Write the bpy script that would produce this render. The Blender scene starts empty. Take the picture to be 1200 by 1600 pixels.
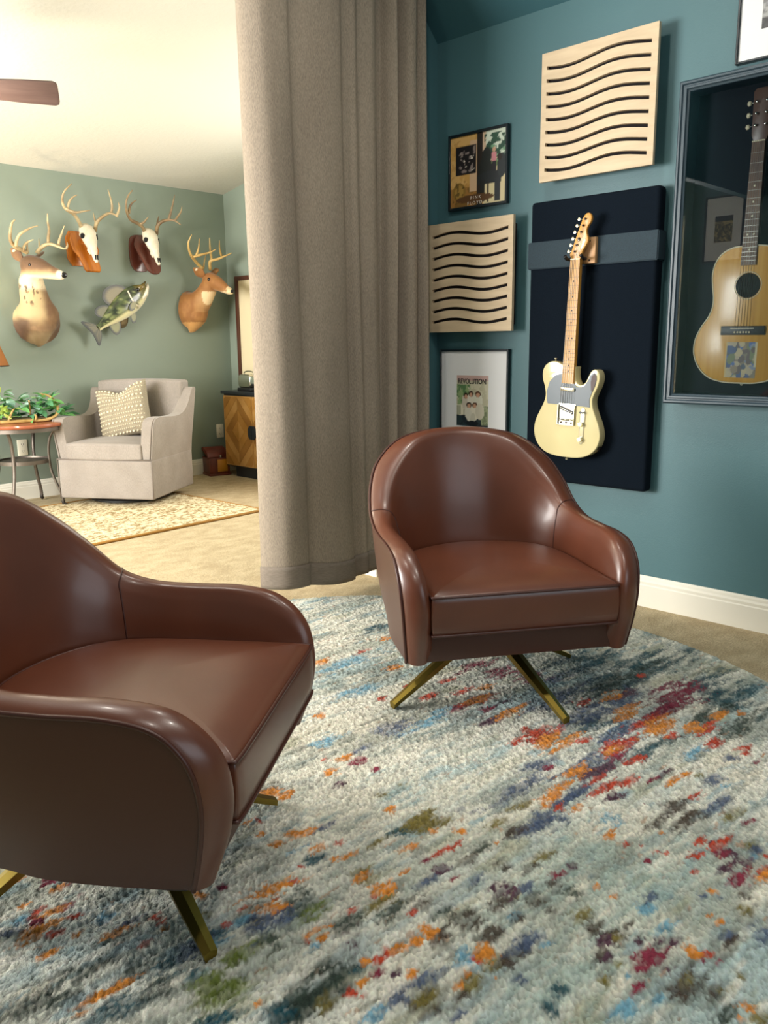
import bpy, bmesh, math, random
import numpy as np
from mathutils import Vector, Matrix, Euler

random.seed(7); np.random.seed(7)
S = bpy.context.scene
C = S.collection
PI = math.pi
# ------------------------------------------------------------------ camera
CAM_H = 1.11
F_PX, YAW, PITCH, ROLL = 1291.6, .80285, .20273, -.01184
fw = Vector((math.sin(YAW)*math.cos(PITCH), math.cos(YAW)*math.cos(PITCH), -math.sin(PITCH)))
r0 = Vector((math.cos(YAW), -math.sin(YAW), 0)); u0 = r0.cross(fw)
cr, sr = math.cos(ROLL), math.sin(ROLL)
rt = cr*r0 + sr*u0; up = -sr*r0 + cr*u0
cd = bpy.data.cameras.new('camera'); cam = bpy.data.objects.new('camera', cd); C.objects.link(cam)
cd.sensor_fit = 'VERTICAL'; cd.sensor_height = 24; cd.lens = 24*F_PX/1600; cd.clip_start = .02
m = Matrix((rt, up, -fw)).transposed().to_4x4(); m.translation = (0, 0, CAM_H)
cam.matrix_world = m
S.camera = cam
# ------------------------------------------------------------------ exposure, world, lights
S.view_settings.view_transform = 'Standard'; S.view_settings.look = 'None'
S.view_settings.exposure = 0.35; S.view_settings.gamma = 1; S.view_settings.use_curve_mapping = False
S.cycles.max_bounces = 8; S.cycles.diffuse_bounces = 5; S.cycles.glossy_bounces = 4
S.cycles.caustics_reflective = False; S.cycles.caustics_refractive = False
S.cycles.sample_clamp_indirect = 6
W = bpy.data.worlds.new('sky'); S.world = W; W.use_nodes = True
bg = W.node_tree.nodes['Background']; bg.inputs[0].default_value = (.75, .87, 1, 1); bg.inputs[1].default_value = 1.2

def area(name, loc, dirv, sx, sy, e, col=(1, 1, 1), spread=PI):
    l = bpy.data.lights.new(name, 'AREA'); l.shape = 'RECTANGLE'; l.size = sx; l.size_y = sy; l.energy = e; l.color = col; l.spread = spread
    o = bpy.data.objects.new(name, l); C.objects.link(o); o.location = loc
    o.rotation_euler = Vector(dirv).to_track_quat('-Z', 'Y').to_euler(); return o
def point(name, loc, e, col, r=.08):
    l = bpy.data.lights.new(name, 'POINT'); l.energy = e; l.color = col; l.shadow_soft_size = r
    o = bpy.data.objects.new(name, l); C.objects.link(o); o.location = loc; return o
# daylight through the far room's left windows, its right window (behind the curtain) and a made-up rear window for weak fill
area('daylight_left', (-1.22, 4.45, 1.45), (1, 0, -.12), 2.5, 1.9, 430, (1, .97, .92))
area('daylight_side', (4.62, 4.05, 1.55), (-1, 0, -.1), 1.5, 1.3, 85, (1, .95, .86))
area('fill_rear', (1.0, -1.72, 1.5), (0, 1, -.05), 2.0, 1.4, 7, (.92, .97, 1))
# added fill lights, unseen, in the near room ceiling
FILLS = [(1.6, .35), (1.9, 1.75), (.55, 2.2), (.2, .3)]
for i, (x, y) in enumerate(FILLS):
    z = 2.93
    l = bpy.data.lights.new('fill_light', 'AREA'); l.shape = 'DISK'; l.size = .14; l.energy = 15 if i == 0 else 11; l.color = (1, .93, .83)
    o = bpy.data.objects.new('fill_light', l); C.objects.link(o); o.location = (x, y, z-.015)
FAN = Vector((1.5, 4.4, 2.3))
point('fan_bulb', (FAN.x, FAN.y, FAN.z-.26), 30, (1, .9, .72), .07)

# ------------------------------------------------------------------ helpers
def lin(c):
    if isinstance(c, str):
        c = tuple(int(c[i:i+2], 16)/255 for i in (0, 2, 4))
    return tuple(x/12.92 if x <= .04045 else ((x+.055)/1.055)**2.4 for x in c[:3]) + (1,)

def mat(name, col=None, rough=.5, metal=0, col2=None, nscale=8, stretch=(1, 1, 1), detail=4, bump=0, bscale=100, bstretch=None,
        vcol=False, spec=.5, coat=0, sheen=0, trans=0, contrast=(.35, .65), bdist=.002, speck=None):
    mt = bpy.data.materials.new(name); mt.use_nodes = True
    nt = mt.node_tree; N = nt.nodes; L = nt.links; b = N['Principled BSDF']
    b.inputs['Roughness'].default_value = rough; b.inputs['Metallic'].default_value = metal
    b.inputs['Specular IOR Level'].default_value = spec
    if coat: b.inputs['Coat Weight'].default_value = coat; b.inputs['Coat Roughness'].default_value = .12
    if sheen: b.inputs['Sheen Weight'].default_value = sheen; b.inputs['Sheen Roughness'].default_value = .4
    tc = N.new('ShaderNodeTexCoord')
    def noise(scale, st, det=4):
        mp = N.new('ShaderNodeMapping'); mp.inputs['Scale'].default_value = st; L.new(tc.outputs['Object'], mp.inputs[0])
        n = N.new('ShaderNodeTexNoise'); n.inputs['Scale'].default_value = scale; n.inputs['Detail'].default_value = det
        L.new(mp.outputs[0], n.inputs['Vector']); return n
    out = None
    if vcol:
        a = N.new('ShaderNodeVertexColor'); a.layer_name = 'Col'; out = a.outputs[0]
    elif col2:
        n = noise(nscale, stretch, detail)
        r = N.new('ShaderNodeValToRGB'); r.color_ramp.elements[0].position, r.color_ramp.elements[1].position = contrast
        r.color_ramp.elements[0].color = lin(col); r.color_ramp.elements[1].color = lin(col2)
        L.new(n.outputs[0], r.inputs[0]); out = r.outputs[0]
    if speck:                                  # fine thread / fibre speckle: (scale, stretch, low, high)
        n = noise(speck[0], speck[1], 2)
        mr = N.new('ShaderNodeMapRange'); mr.inputs[1].default_value = .3; mr.inputs[2].default_value = .7
        mr.inputs[3].default_value = speck[2]; mr.inputs[4].default_value = speck[3]; L.new(n.outputs[0], mr.inputs[0])
        mx = N.new('ShaderNodeMix'); mx.data_type = 'RGBA'; mx.blend_type = 'MULTIPLY'; mx.inputs[0].default_value = 1
        if out: L.new(out, mx.inputs[6])
        else: mx.inputs[6].default_value = lin(col)
        L.new(mr.outputs[0], mx.inputs[7]); out = mx.outputs[2]
    if out: L.new(out, b.inputs['Base Color'])
    elif col: b.inputs['Base Color'].default_value = lin(col)
    if bump:
        n = noise(bscale, bstretch or (1, 1, 1), 3)
        bp = N.new('ShaderNodeBump'); bp.inputs['Strength'].default_value = bump; bp.inputs['Distance'].default_value = bdist
        L.new(n.outputs[0], bp.inputs['Height']); L.new(bp.outputs[0], b.inputs['Normal'])
    if trans:
        t = N.new('ShaderNodeBsdfTranslucent'); mxs = N.new('ShaderNodeMixShader'); mxs.inputs[0].default_value = trans
        if out: L.new(out, t.inputs[0])
        else: t.inputs[0].default_value = lin(col)
        L.new(b.outputs[0], mxs.inputs[1]); L.new(t.outputs[0], mxs.inputs[2]); L.new(mxs.outputs[0], N['Material Output'].inputs[0])
    return mt

def mesh(name, v, f, m=None, parent=None, smooth=False, cols=None):
    me = bpy.data.meshes.new(name)
    if isinstance(f, np.ndarray) and isinstance(v, np.ndarray):
        k = f.shape[1]
        me.vertices.add(len(v)); me.vertices.foreach_set('co', v.astype(np.float32).ravel())
        me.loops.add(f.size); me.loops.foreach_set('vertex_index', f.astype(np.int32).ravel())
        me.polygons.add(len(f)); me.polygons.foreach_set('loop_start', np.arange(0, f.size, k, dtype=np.int32))
        me.update(calc_edges=True)
    else:
        me.from_pydata([tuple(map(float, p)) for p in v], [], [tuple(map(int, q)) for q in f]); me.update()
    me.validate()
    if cols is not None:
        a = me.color_attributes.new('Col', 'FLOAT_COLOR', 'POINT')
        c = np.ones((len(v), 4), np.float32); c[:, :3] = np.asarray(cols)[:, :3]; a.data.foreach_set('color', c.ravel())
    return link(name, me, m, parent, smooth)

def link(name, me, m=None, parent=None, smooth=False):
    if smooth:
        me.polygons.foreach_set('use_smooth', [True]*len(me.polygons))
    if m: me.materials.clear(); me.materials.append(m)
    o = bpy.data.objects.new(name, me); C.objects.link(o)
    if parent: o.parent = parent
    return o

def bm_obj(name, bm, m=None, parent=None, smooth=False, recalc=True):
    if recalc: bmesh.ops.recalc_face_normals(bm, faces=bm.faces[:])
    me = bpy.data.meshes.new(name); bm.to_mesh(me); bm.free()
    return link(name, me, m, parent, smooth)

def auto_smooth(o, ang=40):
    bm = bmesh.new(); bm.from_mesh(o.data)
    for e in bm.edges:
        e.smooth = len(e.link_faces) == 2 and e.calc_face_angle(0) < math.radians(ang)
    for f in bm.faces: f.smooth = True
    bm.to_mesh(o.data); bm.free(); return o

def box(name, lo, hi, m=None, parent=None, bevel=0, seg=2):
    bm = bmesh.new(); bmesh.ops.create_cube(bm, size=1)
    for v in bm.verts:
        v.co = Vector([lo[i] + (v.co[i]+.5)*(hi[i]-lo[i]) for i in range(3)])
    if bevel: bmesh.ops.bevel(bm, geom=bm.edges[:], offset=bevel, segments=seg, profile=.5, affect='EDGES')
    o = bm_obj(name, bm, m, parent)
    return auto_smooth(o) if bevel else o

def add_box(bm, lo, hi):
    g = bmesh.ops.create_cube(bm, size=1)['verts']
    for v in g: v.co = Vector([lo[i] + (v.co[i]+.5)*(hi[i]-lo[i]) for i in range(3)])
    return g

def cr_(pts, n, closed=False):
    P = np.array(pts, float)
    if closed: Q = np.vstack([P[-1], P, P[0], P[1]]); k = len(P)
    else: Q = np.vstack([2*P[0]-P[1], P, 2*P[-1]-P[-2]]); k = len(P)-1
    t = np.linspace(0, k, n, endpoint=not closed); i = np.minimum(t.astype(int), k-1); s = (t-i)[:, None]
    a, b, c, d = Q[i], Q[i+1], Q[i+2], Q[i+3]
    return .5*((2*b) + (c-a)*s + (2*a-5*b+4*c-d)*s**2 + (3*b-a-3*c+d)*s**3)

def tube_vf(path, rad, n=8, closed=False, flat=1.0, upv=(0, 0, 1)):
    P = np.array(path, float); k = len(P); R = np.broadcast_to(np.array(rad, float), (k,))
    T = np.gradient(P, axis=0) if not closed else np.roll(P, -1, 0)-np.roll(P, 1, 0)
    T /= np.linalg.norm(T, axis=1)[:, None]+1e-12
    U = np.array(upv, float); V = []; nrm = None
    for i in range(k):
        if nrm is None:
            nrm = U - T[i]*(U@T[i])
            if np.linalg.norm(nrm) < .1: nrm = np.array([1, 0, 0]) - T[i]*T[i][0]
        else: nrm = nrm - T[i]*(nrm@T[i])
        nrm = nrm/np.linalg.norm(nrm); b = np.cross(T[i], nrm)
        for j in range(n):
            a = 2*PI*j/n; V.append(P[i] + R[i]*(math.cos(a)*nrm*flat + math.sin(a)*b))
    F = []
    for i in range(k if closed else k-1):
        for j in range(n):
            a = i*n+j; b2 = i*n+(j+1) % n; i2 = (i+1) % k
            F.append((a, b2, i2*n+(j+1) % n, i2*n+j))
    if not closed:
        F.append(tuple(range(n-1, -1, -1))); F.append(tuple(range((k-1)*n, k*n)))
    return V, F

def tube(name, path, rad, m=None, parent=None, n=8, closed=False, flat=1.0, upv=(0, 0, 1)):
    V, F = tube_vf(path, rad, n, closed, flat, upv); return mesh(name, V, F, m, parent, True)

def tubes(name, items, m=None, parent=None, n=6):
    V, F = [], []
    for path, rad in items:
        v, f = tube_vf(path, rad, n); o = len(V); V += list(v); F += [tuple(i+o for i in q) for q in f]
    return mesh(name, V, F, m, parent, True)

def lathe(name, prof, m=None, parent=None, n=32, loc=(0, 0, 0), smooth=True):
    V, F = [], []
    for r, z in prof:
        for j in range(n):
            a = 2*PI*j/n; V.append((loc[0]+r*math.cos(a), loc[1]+r*math.sin(a), loc[2]+z))
    for i in range(len(prof)-1):
        for j in range(n):
            F.append((i*n+j, i*n+(j+1) % n, (i+1)*n+(j+1) % n, (i+1)*n+j))
    F.append(tuple(range(n-1, -1, -1))); F.append(tuple(range((len(prof)-1)*n, len(prof)*n)))
    o = mesh(name, V, F, m, parent); return auto_smooth(o, 35)

def slab(name, outline, z0, z1, m=None, parent=None, bevel=0, seg=2):
    """outline in x,y extruded from z0 to z1"""
    bm = bmesh.new(); vs = [bm.verts.new((p[0], p[1], z0)) for p in outline]
    f = bm.faces.new(vs); r = bmesh.ops.extrude_face_region(bm, geom=[f])
    for v in r['geom']:
        if isinstance(v, bmesh.types.BMVert): v.co.z = z1
    bmesh.ops.recalc_face_normals(bm, faces=bm.faces[:])
    if bevel:
        es = [e for e in bm.edges if abs(e.verts[0].co.z-e.verts[1].co.z) < 1e-7]
        bmesh.ops.bevel(bm, geom=es, offset=bevel, segments=seg, profile=.5, affect='EDGES', clamp_overlap=True)
    o = bm_obj(name, bm, m, parent); return auto_smooth(o, 38)

def thing(name, label, cat, loc=(0, 0, 0), rotz=0, group=None, mtx=None):
    o = bpy.data.objects.new(name, None); C.objects.link(o); o.empty_display_size = .1
    if mtx is not None: o.matrix_world = mtx
    else: o.location = loc; o.rotation_euler = (0, 0, rotz)
    return tag(o, label, cat, group)
def tag(o, label=None, cat=None, group=None, kind=None):
    if label: o['label'] = label
    if cat: o['category'] = cat
    if group: o['group'] = group
    if kind: o['kind'] = kind
    return o
def struct(o): o['kind'] = 'structure'; return o

def on_right_wall(y, z, off, tilt=0):      # local x = viewer's right, y = up, z = out of wall
    M = Matrix(((0, 0, -1, 3.182-off), (-1, 0, 0, y), (0, 1, 0, z), (0, 0, 0, 1)))
    return M @ Matrix.Rotation(-tilt, 4, 'Z')
def on_far_wall(x, z, off=0):
    return Matrix(((1, 0, 0, x), (0, 0, -1, 6.10-off), (0, 1, 0, z), (0, 0, 0, 1)))

def text(name, s, size, loc, m, parent, extrude=.0004, align='CENTER', rot=None, sx=1, bold=0):
    c = bpy.data.curves.new(name, 'FONT'); c.body = s; c.size = size; c.align_x = align; c.extrude = extrude; c.offset = bold
    t = bpy.data.objects.new(name, c); C.objects.link(t)
    me = bpy.data.meshes.new_from_object(t); bpy.data.objects.remove(t); me.name = name
    o = link(name, me, m, parent); o.location = loc; o.scale = (sx, 1, 1)
    if rot: o.rotation_euler = rot
    return o

# value noise for painted (woven, printed, furred) colours
def hsh(ix, iy, seed):
    n = (ix.astype(np.int64)*374761393 + iy.astype(np.int64)*668265263 + seed*974634777) & 0x7fffffff
    n = ((n ^ (n >> 13))*1274126177) & 0x7fffffff
    return ((n ^ (n >> 16)) & 0xffff)/65535.0
def vnoise(x, y, seed=0):
    ix, iy = np.floor(x), np.floor(y); fx, fy = x-ix, y-iy
    fx = fx*fx*(3-2*fx); fy = fy*fy*(3-2*fy)
    a, b, c, d = hsh(ix, iy, seed), hsh(ix+1, iy, seed), hsh(ix, iy+1, seed), hsh(ix+1, iy+1, seed)
    return a*(1-fx)*(1-fy)+b*fx*(1-fy)+c*(1-fx)*fy+d*fx*fy
def fbm(x, y, seed=0, o=4):
    s, a, t = 0, 1, 0
    for i in range(o):
        s = s + a*vnoise(x*2**i, y*2**i, seed+i*17); t += a; a *= .55
    return s/t
def lc(h): return np.array(lin(h)[:3])

def printed(name, w, h, n, paint, m, parent, z=0):
    """flat print: a fine grid coloured by paint(u, v) with u, v in 0..1"""
    ny = max(2, int(n*h/w)); u, v = np.meshgrid(np.linspace(0, 1, n), np.linspace(0, 1, ny))
    V = np.stack([(u-.5)*w, (v-.5)*h, np.full_like(u, z)], -1).reshape(-1, 3)
    i = (np.arange(ny-1)[:, None]*n+np.arange(n-1)[None]).ravel()
    F = np.stack([i, i+1, i+n+1, i+n], -1)
    return mesh(name, V, F, m, parent, False, paint(u.ravel(), v.ravel()))
class Paint:
    def __init__(s, u, v, base): s.u, s.v = u, v; s.c = np.tile(lc(base), (len(u), 1))
    def mix(s, msk, col): s.c = s.c*(1-msk[:, None]) + lc(col)*msk[:, None]; return s
    def rect(s, a, b, c, d, col): return s.mix(((s.u >= a) & (s.u <= c) & (s.v >= b) & (s.v <= d))*1.0, col)
    def ell(s, a, b, ru, rv, col, rot=0):
        du, dv = s.u-a, s.v-b; x = du*math.cos(rot)+dv*math.sin(rot); y = -du*math.sin(rot)+dv*math.cos(rot)
        return s.mix((((x/ru)**2+(y/rv)**2) < 1)*1.0, col)
    def noise(s, sc, seed, thr, col, a=1, box=(0, 0, 1, 1)):
        k = (fbm(s.u*sc, s.v*sc, seed) > thr) & (s.u >= box[0]) & (s.v >= box[1]) & (s.u <= box[2]) & (s.v <= box[3]); return s.mix(k*a, col)
# ------------------------------------------------------------------ materials
M = {}
M['teal'] = mat('teal_wall', '44696f', .5, bump=.25, bscale=260)
M['sage'] = mat('sage_wall', '7f8a7c', .6, bump=.2, bscale=200)
M['tealceil'] = mat('teal_ceiling', '2f5a63', .7, bump=.3, bscale=120)
M['white_ceil'] = mat('textured_white_ceiling', 'cac6ba', .8, bump=.6, bscale=38, bdist=.004)
M['trim'] = mat('white_trim', 'e4e0d2', .4)
M['carpet'] = mat('beige_carpet', 'b3a181', .95, col2='c5b493', nscale=11, stretch=(.8, 1.3, 1), bump=.9, bscale=170, bstretch=(.5, 1.6, 1), bdist=.006, speck=(130, (.45, 1.5, 1), .78, 1.12), spec=.1)
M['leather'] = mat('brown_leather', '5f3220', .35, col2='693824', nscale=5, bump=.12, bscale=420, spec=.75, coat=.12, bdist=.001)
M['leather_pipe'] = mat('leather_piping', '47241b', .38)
M['leather_shade'] = mat('brown_leather_shaded', '47251b', .4, bump=.12, bscale=420, bdist=.001)  # same leather darkened: the shell's shade is put into the colour
M['brass'] = mat('brushed_brass', '94803c', .34, 1, bump=.05, bscale=90, bstretch=(1, 1, .1))
M['black'] = mat('black_plastic', '141416', .45)
M['blackfab'] = mat('black_fabric', '08121c', .95, bump=.4, bscale=500, speck=(420, (1, 1, 1), .7, 1.35), spec=.15)
M['strap'] = mat('charcoal_strap', '26363f', .85, bump=.3, bscale=500, speck=(420, (1, 1, 1), .8, 1.25))
M['linen'] = mat('grey_linen_curtain', '96897a', .85, col2='a09383', nscale=3, stretch=(1, 1, .4), bump=.35, bscale=330, bstretch=(1, 1, .25), speck=(400, (1, 1, .22), .74, 1.16), trans=.12, spec=.2)
M['linen_hem'] = mat('linen_hem', '80756a', .85, bump=.35, bscale=330, bstretch=(1, 1, .25), speck=(300, (.15, .15, 1), .84, 1.12), trans=.06, spec=.2)
M['oak'] = mat('pale_oak', 'bfa98a', .6, col2='cdb898', nscale=6, stretch=(1, 7, 7), bump=.1, bscale=60, bstretch=(.2, 3, 1), contrast=(.3, .7))
M['felt'] = mat('black_felt', '120d10', .95)
M['frame_black'] = mat('black_frame', '101c22', .35)
M['slate'] = mat('slate_frame', '33444e', .38)
M['matboard'] = mat('white_mat_board', 'dedede', .8)
M['print'] = mat('print', vcol=True, rough=.45)
M['ink'] = mat('black_ink', '161518', .6)
M['ink_white'] = mat('white_ink', 'd9d4c8', .6)
M['cream'] = mat('cream_lacquer', 'd6c896', .16, coat=.6)
M['maple'] = mat('lacquered_maple', 'c48a3a', .35, col2='ce9744', nscale=8, stretch=(6, .6, 6), coat=.1)
M['maple2'] = mat('maple_fretboard', 'c58f42', .42, col2='cf9a4c', nscale=8, stretch=(6, .6, 6))
M['pickguard'] = mat('charcoal_pickguard', '3a4850', .38)
M['pickguard_end'] = mat('bare_dark_horn', '3a1d17', .5)
M['chrome'] = mat('chrome', 'd8d6cc', .14, 1)
M['nickel'] = mat('pale_nickel', 'e4dcc0', .22, .8)
M['dark_metal'] = mat('dark_metal', '2a221e', .35, .8)
M['fretwire'] = mat('fret_wire', '6e6454', .6, .4)
M['steel'] = mat('string_steel', '9a958a', .3, 1)
M['spruce'] = mat('aged_spruce_top', 'd69a38', .3, col2='e2aa4a', nscale=5, stretch=(14, .5, 1), coat=.2)
M['spruce_side'] = mat('guitar_side', '7a4620', .3)
M['ivory'] = mat('ivory', 'e9dcb9', .35)
M['rosewood'] = mat('rosewood_board', '5a4030', .4, col2='7a5a40', nscale=10, stretch=(6, 1, 6))
M['headwood'] = mat('brown_headstock', '5b3f33', .35)
M['hole'] = mat('hole_shade', '0b0b0b', .9)  # near-black stands for the shade inside openings
M['navy'] = mat('navy_velvet', '0a141e', .95)
M['block'] = mat('pine_block', 'c79a6b', .5, col2='b9895a', nscale=10, stretch=(1, .2, 1))
M['armlinen'] = mat('pale_grey_upholstery', '8c837a', .9, col2='968d84', nscale=6, bump=.3, bscale=350, speck=(260, (1, 1, .3), .86, 1.08), sheen=.1)
M['armpipe'] = mat('upholstery_piping', '756b62', .9)
M['pillow'] = mat('cream_woven_cotton', '958a74', .95, bump=.4, bscale=220, speck=(160, (.3, 1, 1), .75, 1.1))
M['knot'] = mat('cream_knot', 'd8ccb0', .95)
M['tabletop'] = mat('reddish_wood_top', '8a4a30', .28, col2='a35c3c', nscale=5, stretch=(1, 8, 1), coat=.4)
M['iron'] = mat('brushed_iron', '6b6259', .45, .7)
M['iron_dark'] = mat('dark_iron_foot', '3a3530', .5, .6)
M['antler'] = mat('weathered_antler', '7a6240', .55, col2='b5a27a', nscale=14, contrast=(.3, .65))
M['antler2'] = mat('dark_antler', '5d4630', .55, col2='96805a', nscale=14, contrast=(.3, .7))
M['antler3'] = mat('golden_antler', '97763e', .5, col2='bd9d60', nscale=12)
M['fur'] = mat('fur', vcol=True, rough=.75, bump=.5, bscale=160, bstretch=(1, .5, 1), sheen=.2)
M['eye'] = mat('glass_eye', '0c0806', .08)
M['nose'] = mat('black_nose', '0d0c0c', .3)
M['bone'] = mat('white_bone', 'cfc4ac', .6, col2='dcd2bc', nscale=25)
M['plaque1'] = mat('golden_oak_plaque', '8f4d12', .25, col2='b2691f', nscale=7, stretch=(5, .7, 5), coat=.4)
M['plaque2'] = mat('walnut_plaque', '4a241b', .25, col2='5e3126', nscale=7, stretch=(5, .7, 5), coat=.4)
M['fish'] = mat('fish_skin', vcol=True, rough=.25, coat=.4)
M['fin'] = mat('fish_fin', vcol=True, rough=.4)
M['drift'] = mat('driftwood', '6a5a3c', .8, bump=.6, bscale=60)
M['jute'] = mat('braided_jute', '97805a', .95, col2='dccfae', nscale=30, stretch=(1, 1.6, 1), bump=1, bscale=90, bdist=.008, contrast=(.38, .58), detail=3, spec=.1)
M['jute_edge'] = mat('jute_binding', 'a07434', .95)
M['cab_black'] = mat('black_cabinet_frame', '22262c', .4)
for i, (a, b) in enumerate([('a8762f', 'b98642'), ('b58440', 'c8995a'), ('946428', 'a77636')]):
    M['plank%d' % i] = mat('cabinet_plank_%d' % i, a, .45, col2=b, nscale=8, stretch=(1, 1, 6))
M['box_wood'] = mat('reddish_box_wood', '5a2217', .4, col2='6e2d1d', nscale=10)
M['amber'] = mat('amber_panel', 'b6781c', .3)
M['brownframe'] = mat('brown_frame', '4b2a1c', .4)
M['artpaper'] = mat('cream_paper', 'd8c9a4', .7)
M['plate'] = mat('outlet_plate', 'e6dfc9', .4)
M['bladewood'] = mat('fan_blade', '54403d', .45, col2='5e4a46', nscale=4, stretch=(1, 8, 1))
M['bronze'] = mat('bronze_fan', '3a2a22', .4, .7)
M['shade'] = mat('amber_mica_shade', '9c6a34', .7, trans=.25)
for i, c in enumerate(['6fac62', '9ccb82', '568f66', 'c6d873', 'b9dccb', 'b0cc66']):
    M['leaf%d' % i] = mat('leaf_green_%d' % i, c, .4, trans=.15)
def glass_mat():
    g = bpy.data.materials.new('clear_glass'); g.use_nodes = True; N = g.node_tree.nodes; L = g.node_tree.links
    N.remove(N['Principled BSDF']); t = N.new('ShaderNodeBsdfTransparent'); t.inputs[0].default_value = (.93, .96, .97, 1)
    gl = N.new('ShaderNodeBsdfGlossy'); gl.inputs['Roughness'].default_value = .0
    fr = N.new('ShaderNodeFresnel'); fr.inputs[0].default_value = 1.6; mx = N.new('ShaderNodeMixShader')
    L.new(fr.outputs[0], mx.inputs[0]); L.new(t.outputs[0], mx.inputs[1]); L.new(gl.outputs[0], mx.inputs[2]); L.new(mx.outputs[0], N['Material Output'].inputs[0])
    return g
M['glass'] = glass_mat()
def lamp_mat(name, col, e):
    g = bpy.data.materials.new(name); g.use_nodes = True; b = g.node_tree.nodes['Principled BSDF']
    b.inputs['Emission Color'].default_value = lin(col); b.inputs['Emission Strength'].default_value = e; return g
M['fillglow'] = lamp_mat('fill_glow', 'ffedd2', 6)
M['bulbglass'] = lamp_mat('fan_glass_glow', 'ffe9c4', 4)

# ------------------------------------------------------------------ the setting
XR, YC, YF, XS, XL, YB = 3.182, 2.695, 6.10, 4.40, -1.0, -1.5
struct(box('floor', (XL-.15, YB-.15, -.1), (XS+.15, YF+.15, 0), M['carpet']))
struct(box('wall_right', (XR, YB-.1, 0), (XR+.14, YC, 2.46), M['teal']))
struct(box('wall_return', (2.75, 2.695, 0), (XR+.14, 2.815, 3.2), M['teal']))
struct(box('wall_far', (XL-.1, YF, 0), (XS+.1, YF+.12, 2.5), M['sage']))
def wall_open(name, axis, a0, a1, lo, hi, u0_, u1_, z0, z1, ztop, m):
    """wall slab a0..a1 on axis, running lo..hi, with one window opening"""
    bm = bmesh.new()
    for (p, q, c, d) in ((lo, u0_, 0, ztop), (u1_, hi, 0, ztop), (u0_, u1_, 0, z0), (u0_, u1_, z1, ztop)):
        if axis == 'X': add_box(bm, (a0, p, c), (a1, q, d))
        else: add_box(bm, (p, a0, c), (q, a1, d))
    return struct(bm_obj(name, bm, m))
wall_open('wall_left', 'X', XL-.12, XL, YB-.1, YF+.1, 3.3, 5.6, .55, 2.15, 3.2, M['teal'])
wall_open('wall_side', 'X', XS, XS+.12, 2.815, YF+.1, 3.35, 4.75, .95, 2.15, 3.2, M['sage'])
wall_open('wall_rear', 'Y', YB-.12, YB, XL-.1, XR+.14, 0., 2., .8, 2.2, 3.2, M['teal'])
struct(box('wall_partition', (XR+.14, 2.715, 0), (XS+.1, 2.815, 3.2), M['sage']))
# ceilings: the far room's white slope, the near room's dark teal slope that flattens to the left
k = .173; zc = lambda y: 2.349 + k*(YF-y)
def slabq(name, pts, th, m):
    V = [tuple(p) for p in pts] + [(p[0], p[1], p[2]+th) for p in pts]; n = len(pts)
    F = [tuple(range(n-1, -1, -1)), tuple(range(n, 2*n))] + [(i, (i+1) % n, n+(i+1) % n, n+i) for i in range(n)]
    o = mesh(name, V, F, m); bm = bmesh.new(); bm.from_mesh(o.data); bmesh.ops.recalc_face_normals(bm, faces=bm.faces[:]); bm.to_mesh(o.data); bm.free()
    return struct(o)
slabq('ceiling_far', [(XL, YC+.05, zc(YC+.05)), (XS, YC+.05, zc(YC+.05)), (XS, YF, zc(YF)), (XL, YF, zc(YF))], .08, M['white_ceil'])
slabq('ceiling', [(XR, YB, 2.45), (XR, YC, 2.45), (2.69, YC, 2.94), (2.69, YB, 2.94)], .06, M['tealceil'])
slabq('ceiling_flat', [(2.69, YB, 2.94), (2.69, YC, 2.94), (XL, YC, 2.94), (XL, YB, 2.94)], .06, M['tealceil'])
struct(box('trim_header', (XL, YC+.005, 2.945), (XR+.2, YC+.05, 3.3), M['tealceil']))
V = [(XR+.14, YC, 2.455), (XR, YC, 2.455), (2.69, YC, 2.94), (2.69, YC, 3.2), (XR+.14, YC, 3.2)]
struct(slab('trim_gable', [(p[0], p[2]) for p in V], -.03, 0, M['tealceil'])); bpy.data.objects['trim_gable'].matrix_world = Matrix(((1, 0, 0, 0), (0, 0, -1, YC+.001), (0, 1, 0, 0), (0, 0, 0, 1)))
struct(box('reflection_block', (XL, YC-.02, 2.2), (.85, YC+.05, 2.94), M['tealceil']))  # unseen beam added to keep the white ceiling out of the glass
def baseboard(name, a, b, nrm, m=M['trim']):
    prof = [(0, 0), (.016, 0), (.016, .092), (.013, .097), (.0135, .108), (.009, .116), (.008, .126), (.004, .133), (0, .133)]
    V = []
    for p in (a, b):
        for d, z in prof: V.append((p[0]+nrm[0]*d, p[1]+nrm[1]*d, z))
    n = len(prof); F = [(i, (i+1) % n, n+(i+1) % n, n+i) for i in range(n)] + [tuple(range(n)), tuple(range(2*n-1, n-1, -1))]
    o = mesh(name, V, F, m); bm = bmesh.new(); bm.from_mesh(o.data); bmesh.ops.recalc_face_normals(bm, faces=bm.faces[:]); bm.to_mesh(o.data); bm.free()
    return struct(o)
baseboard('baseboard_right', (XR, YB), (XR, YC), (-1, 0))
baseboard('baseboard_glow_strip', (2.75, YC), (XR-.017, YC), (0, -1)); baseboard('baseboard_jamb', (2.75, YC), (2.75, 2.815), (-1, 0))  # return board added; its white strip stands in for the glow under the hem
baseboard('baseboard_far', (XL, YF), (XS, YF), (0, -1))
baseboard('baseboard_side', (XS, YF-.017), (XS, 2.815), (-1, 0))
baseboard('baseboard_left', (XL, YB), (XL, YF-.017), (1, 0))
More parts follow.
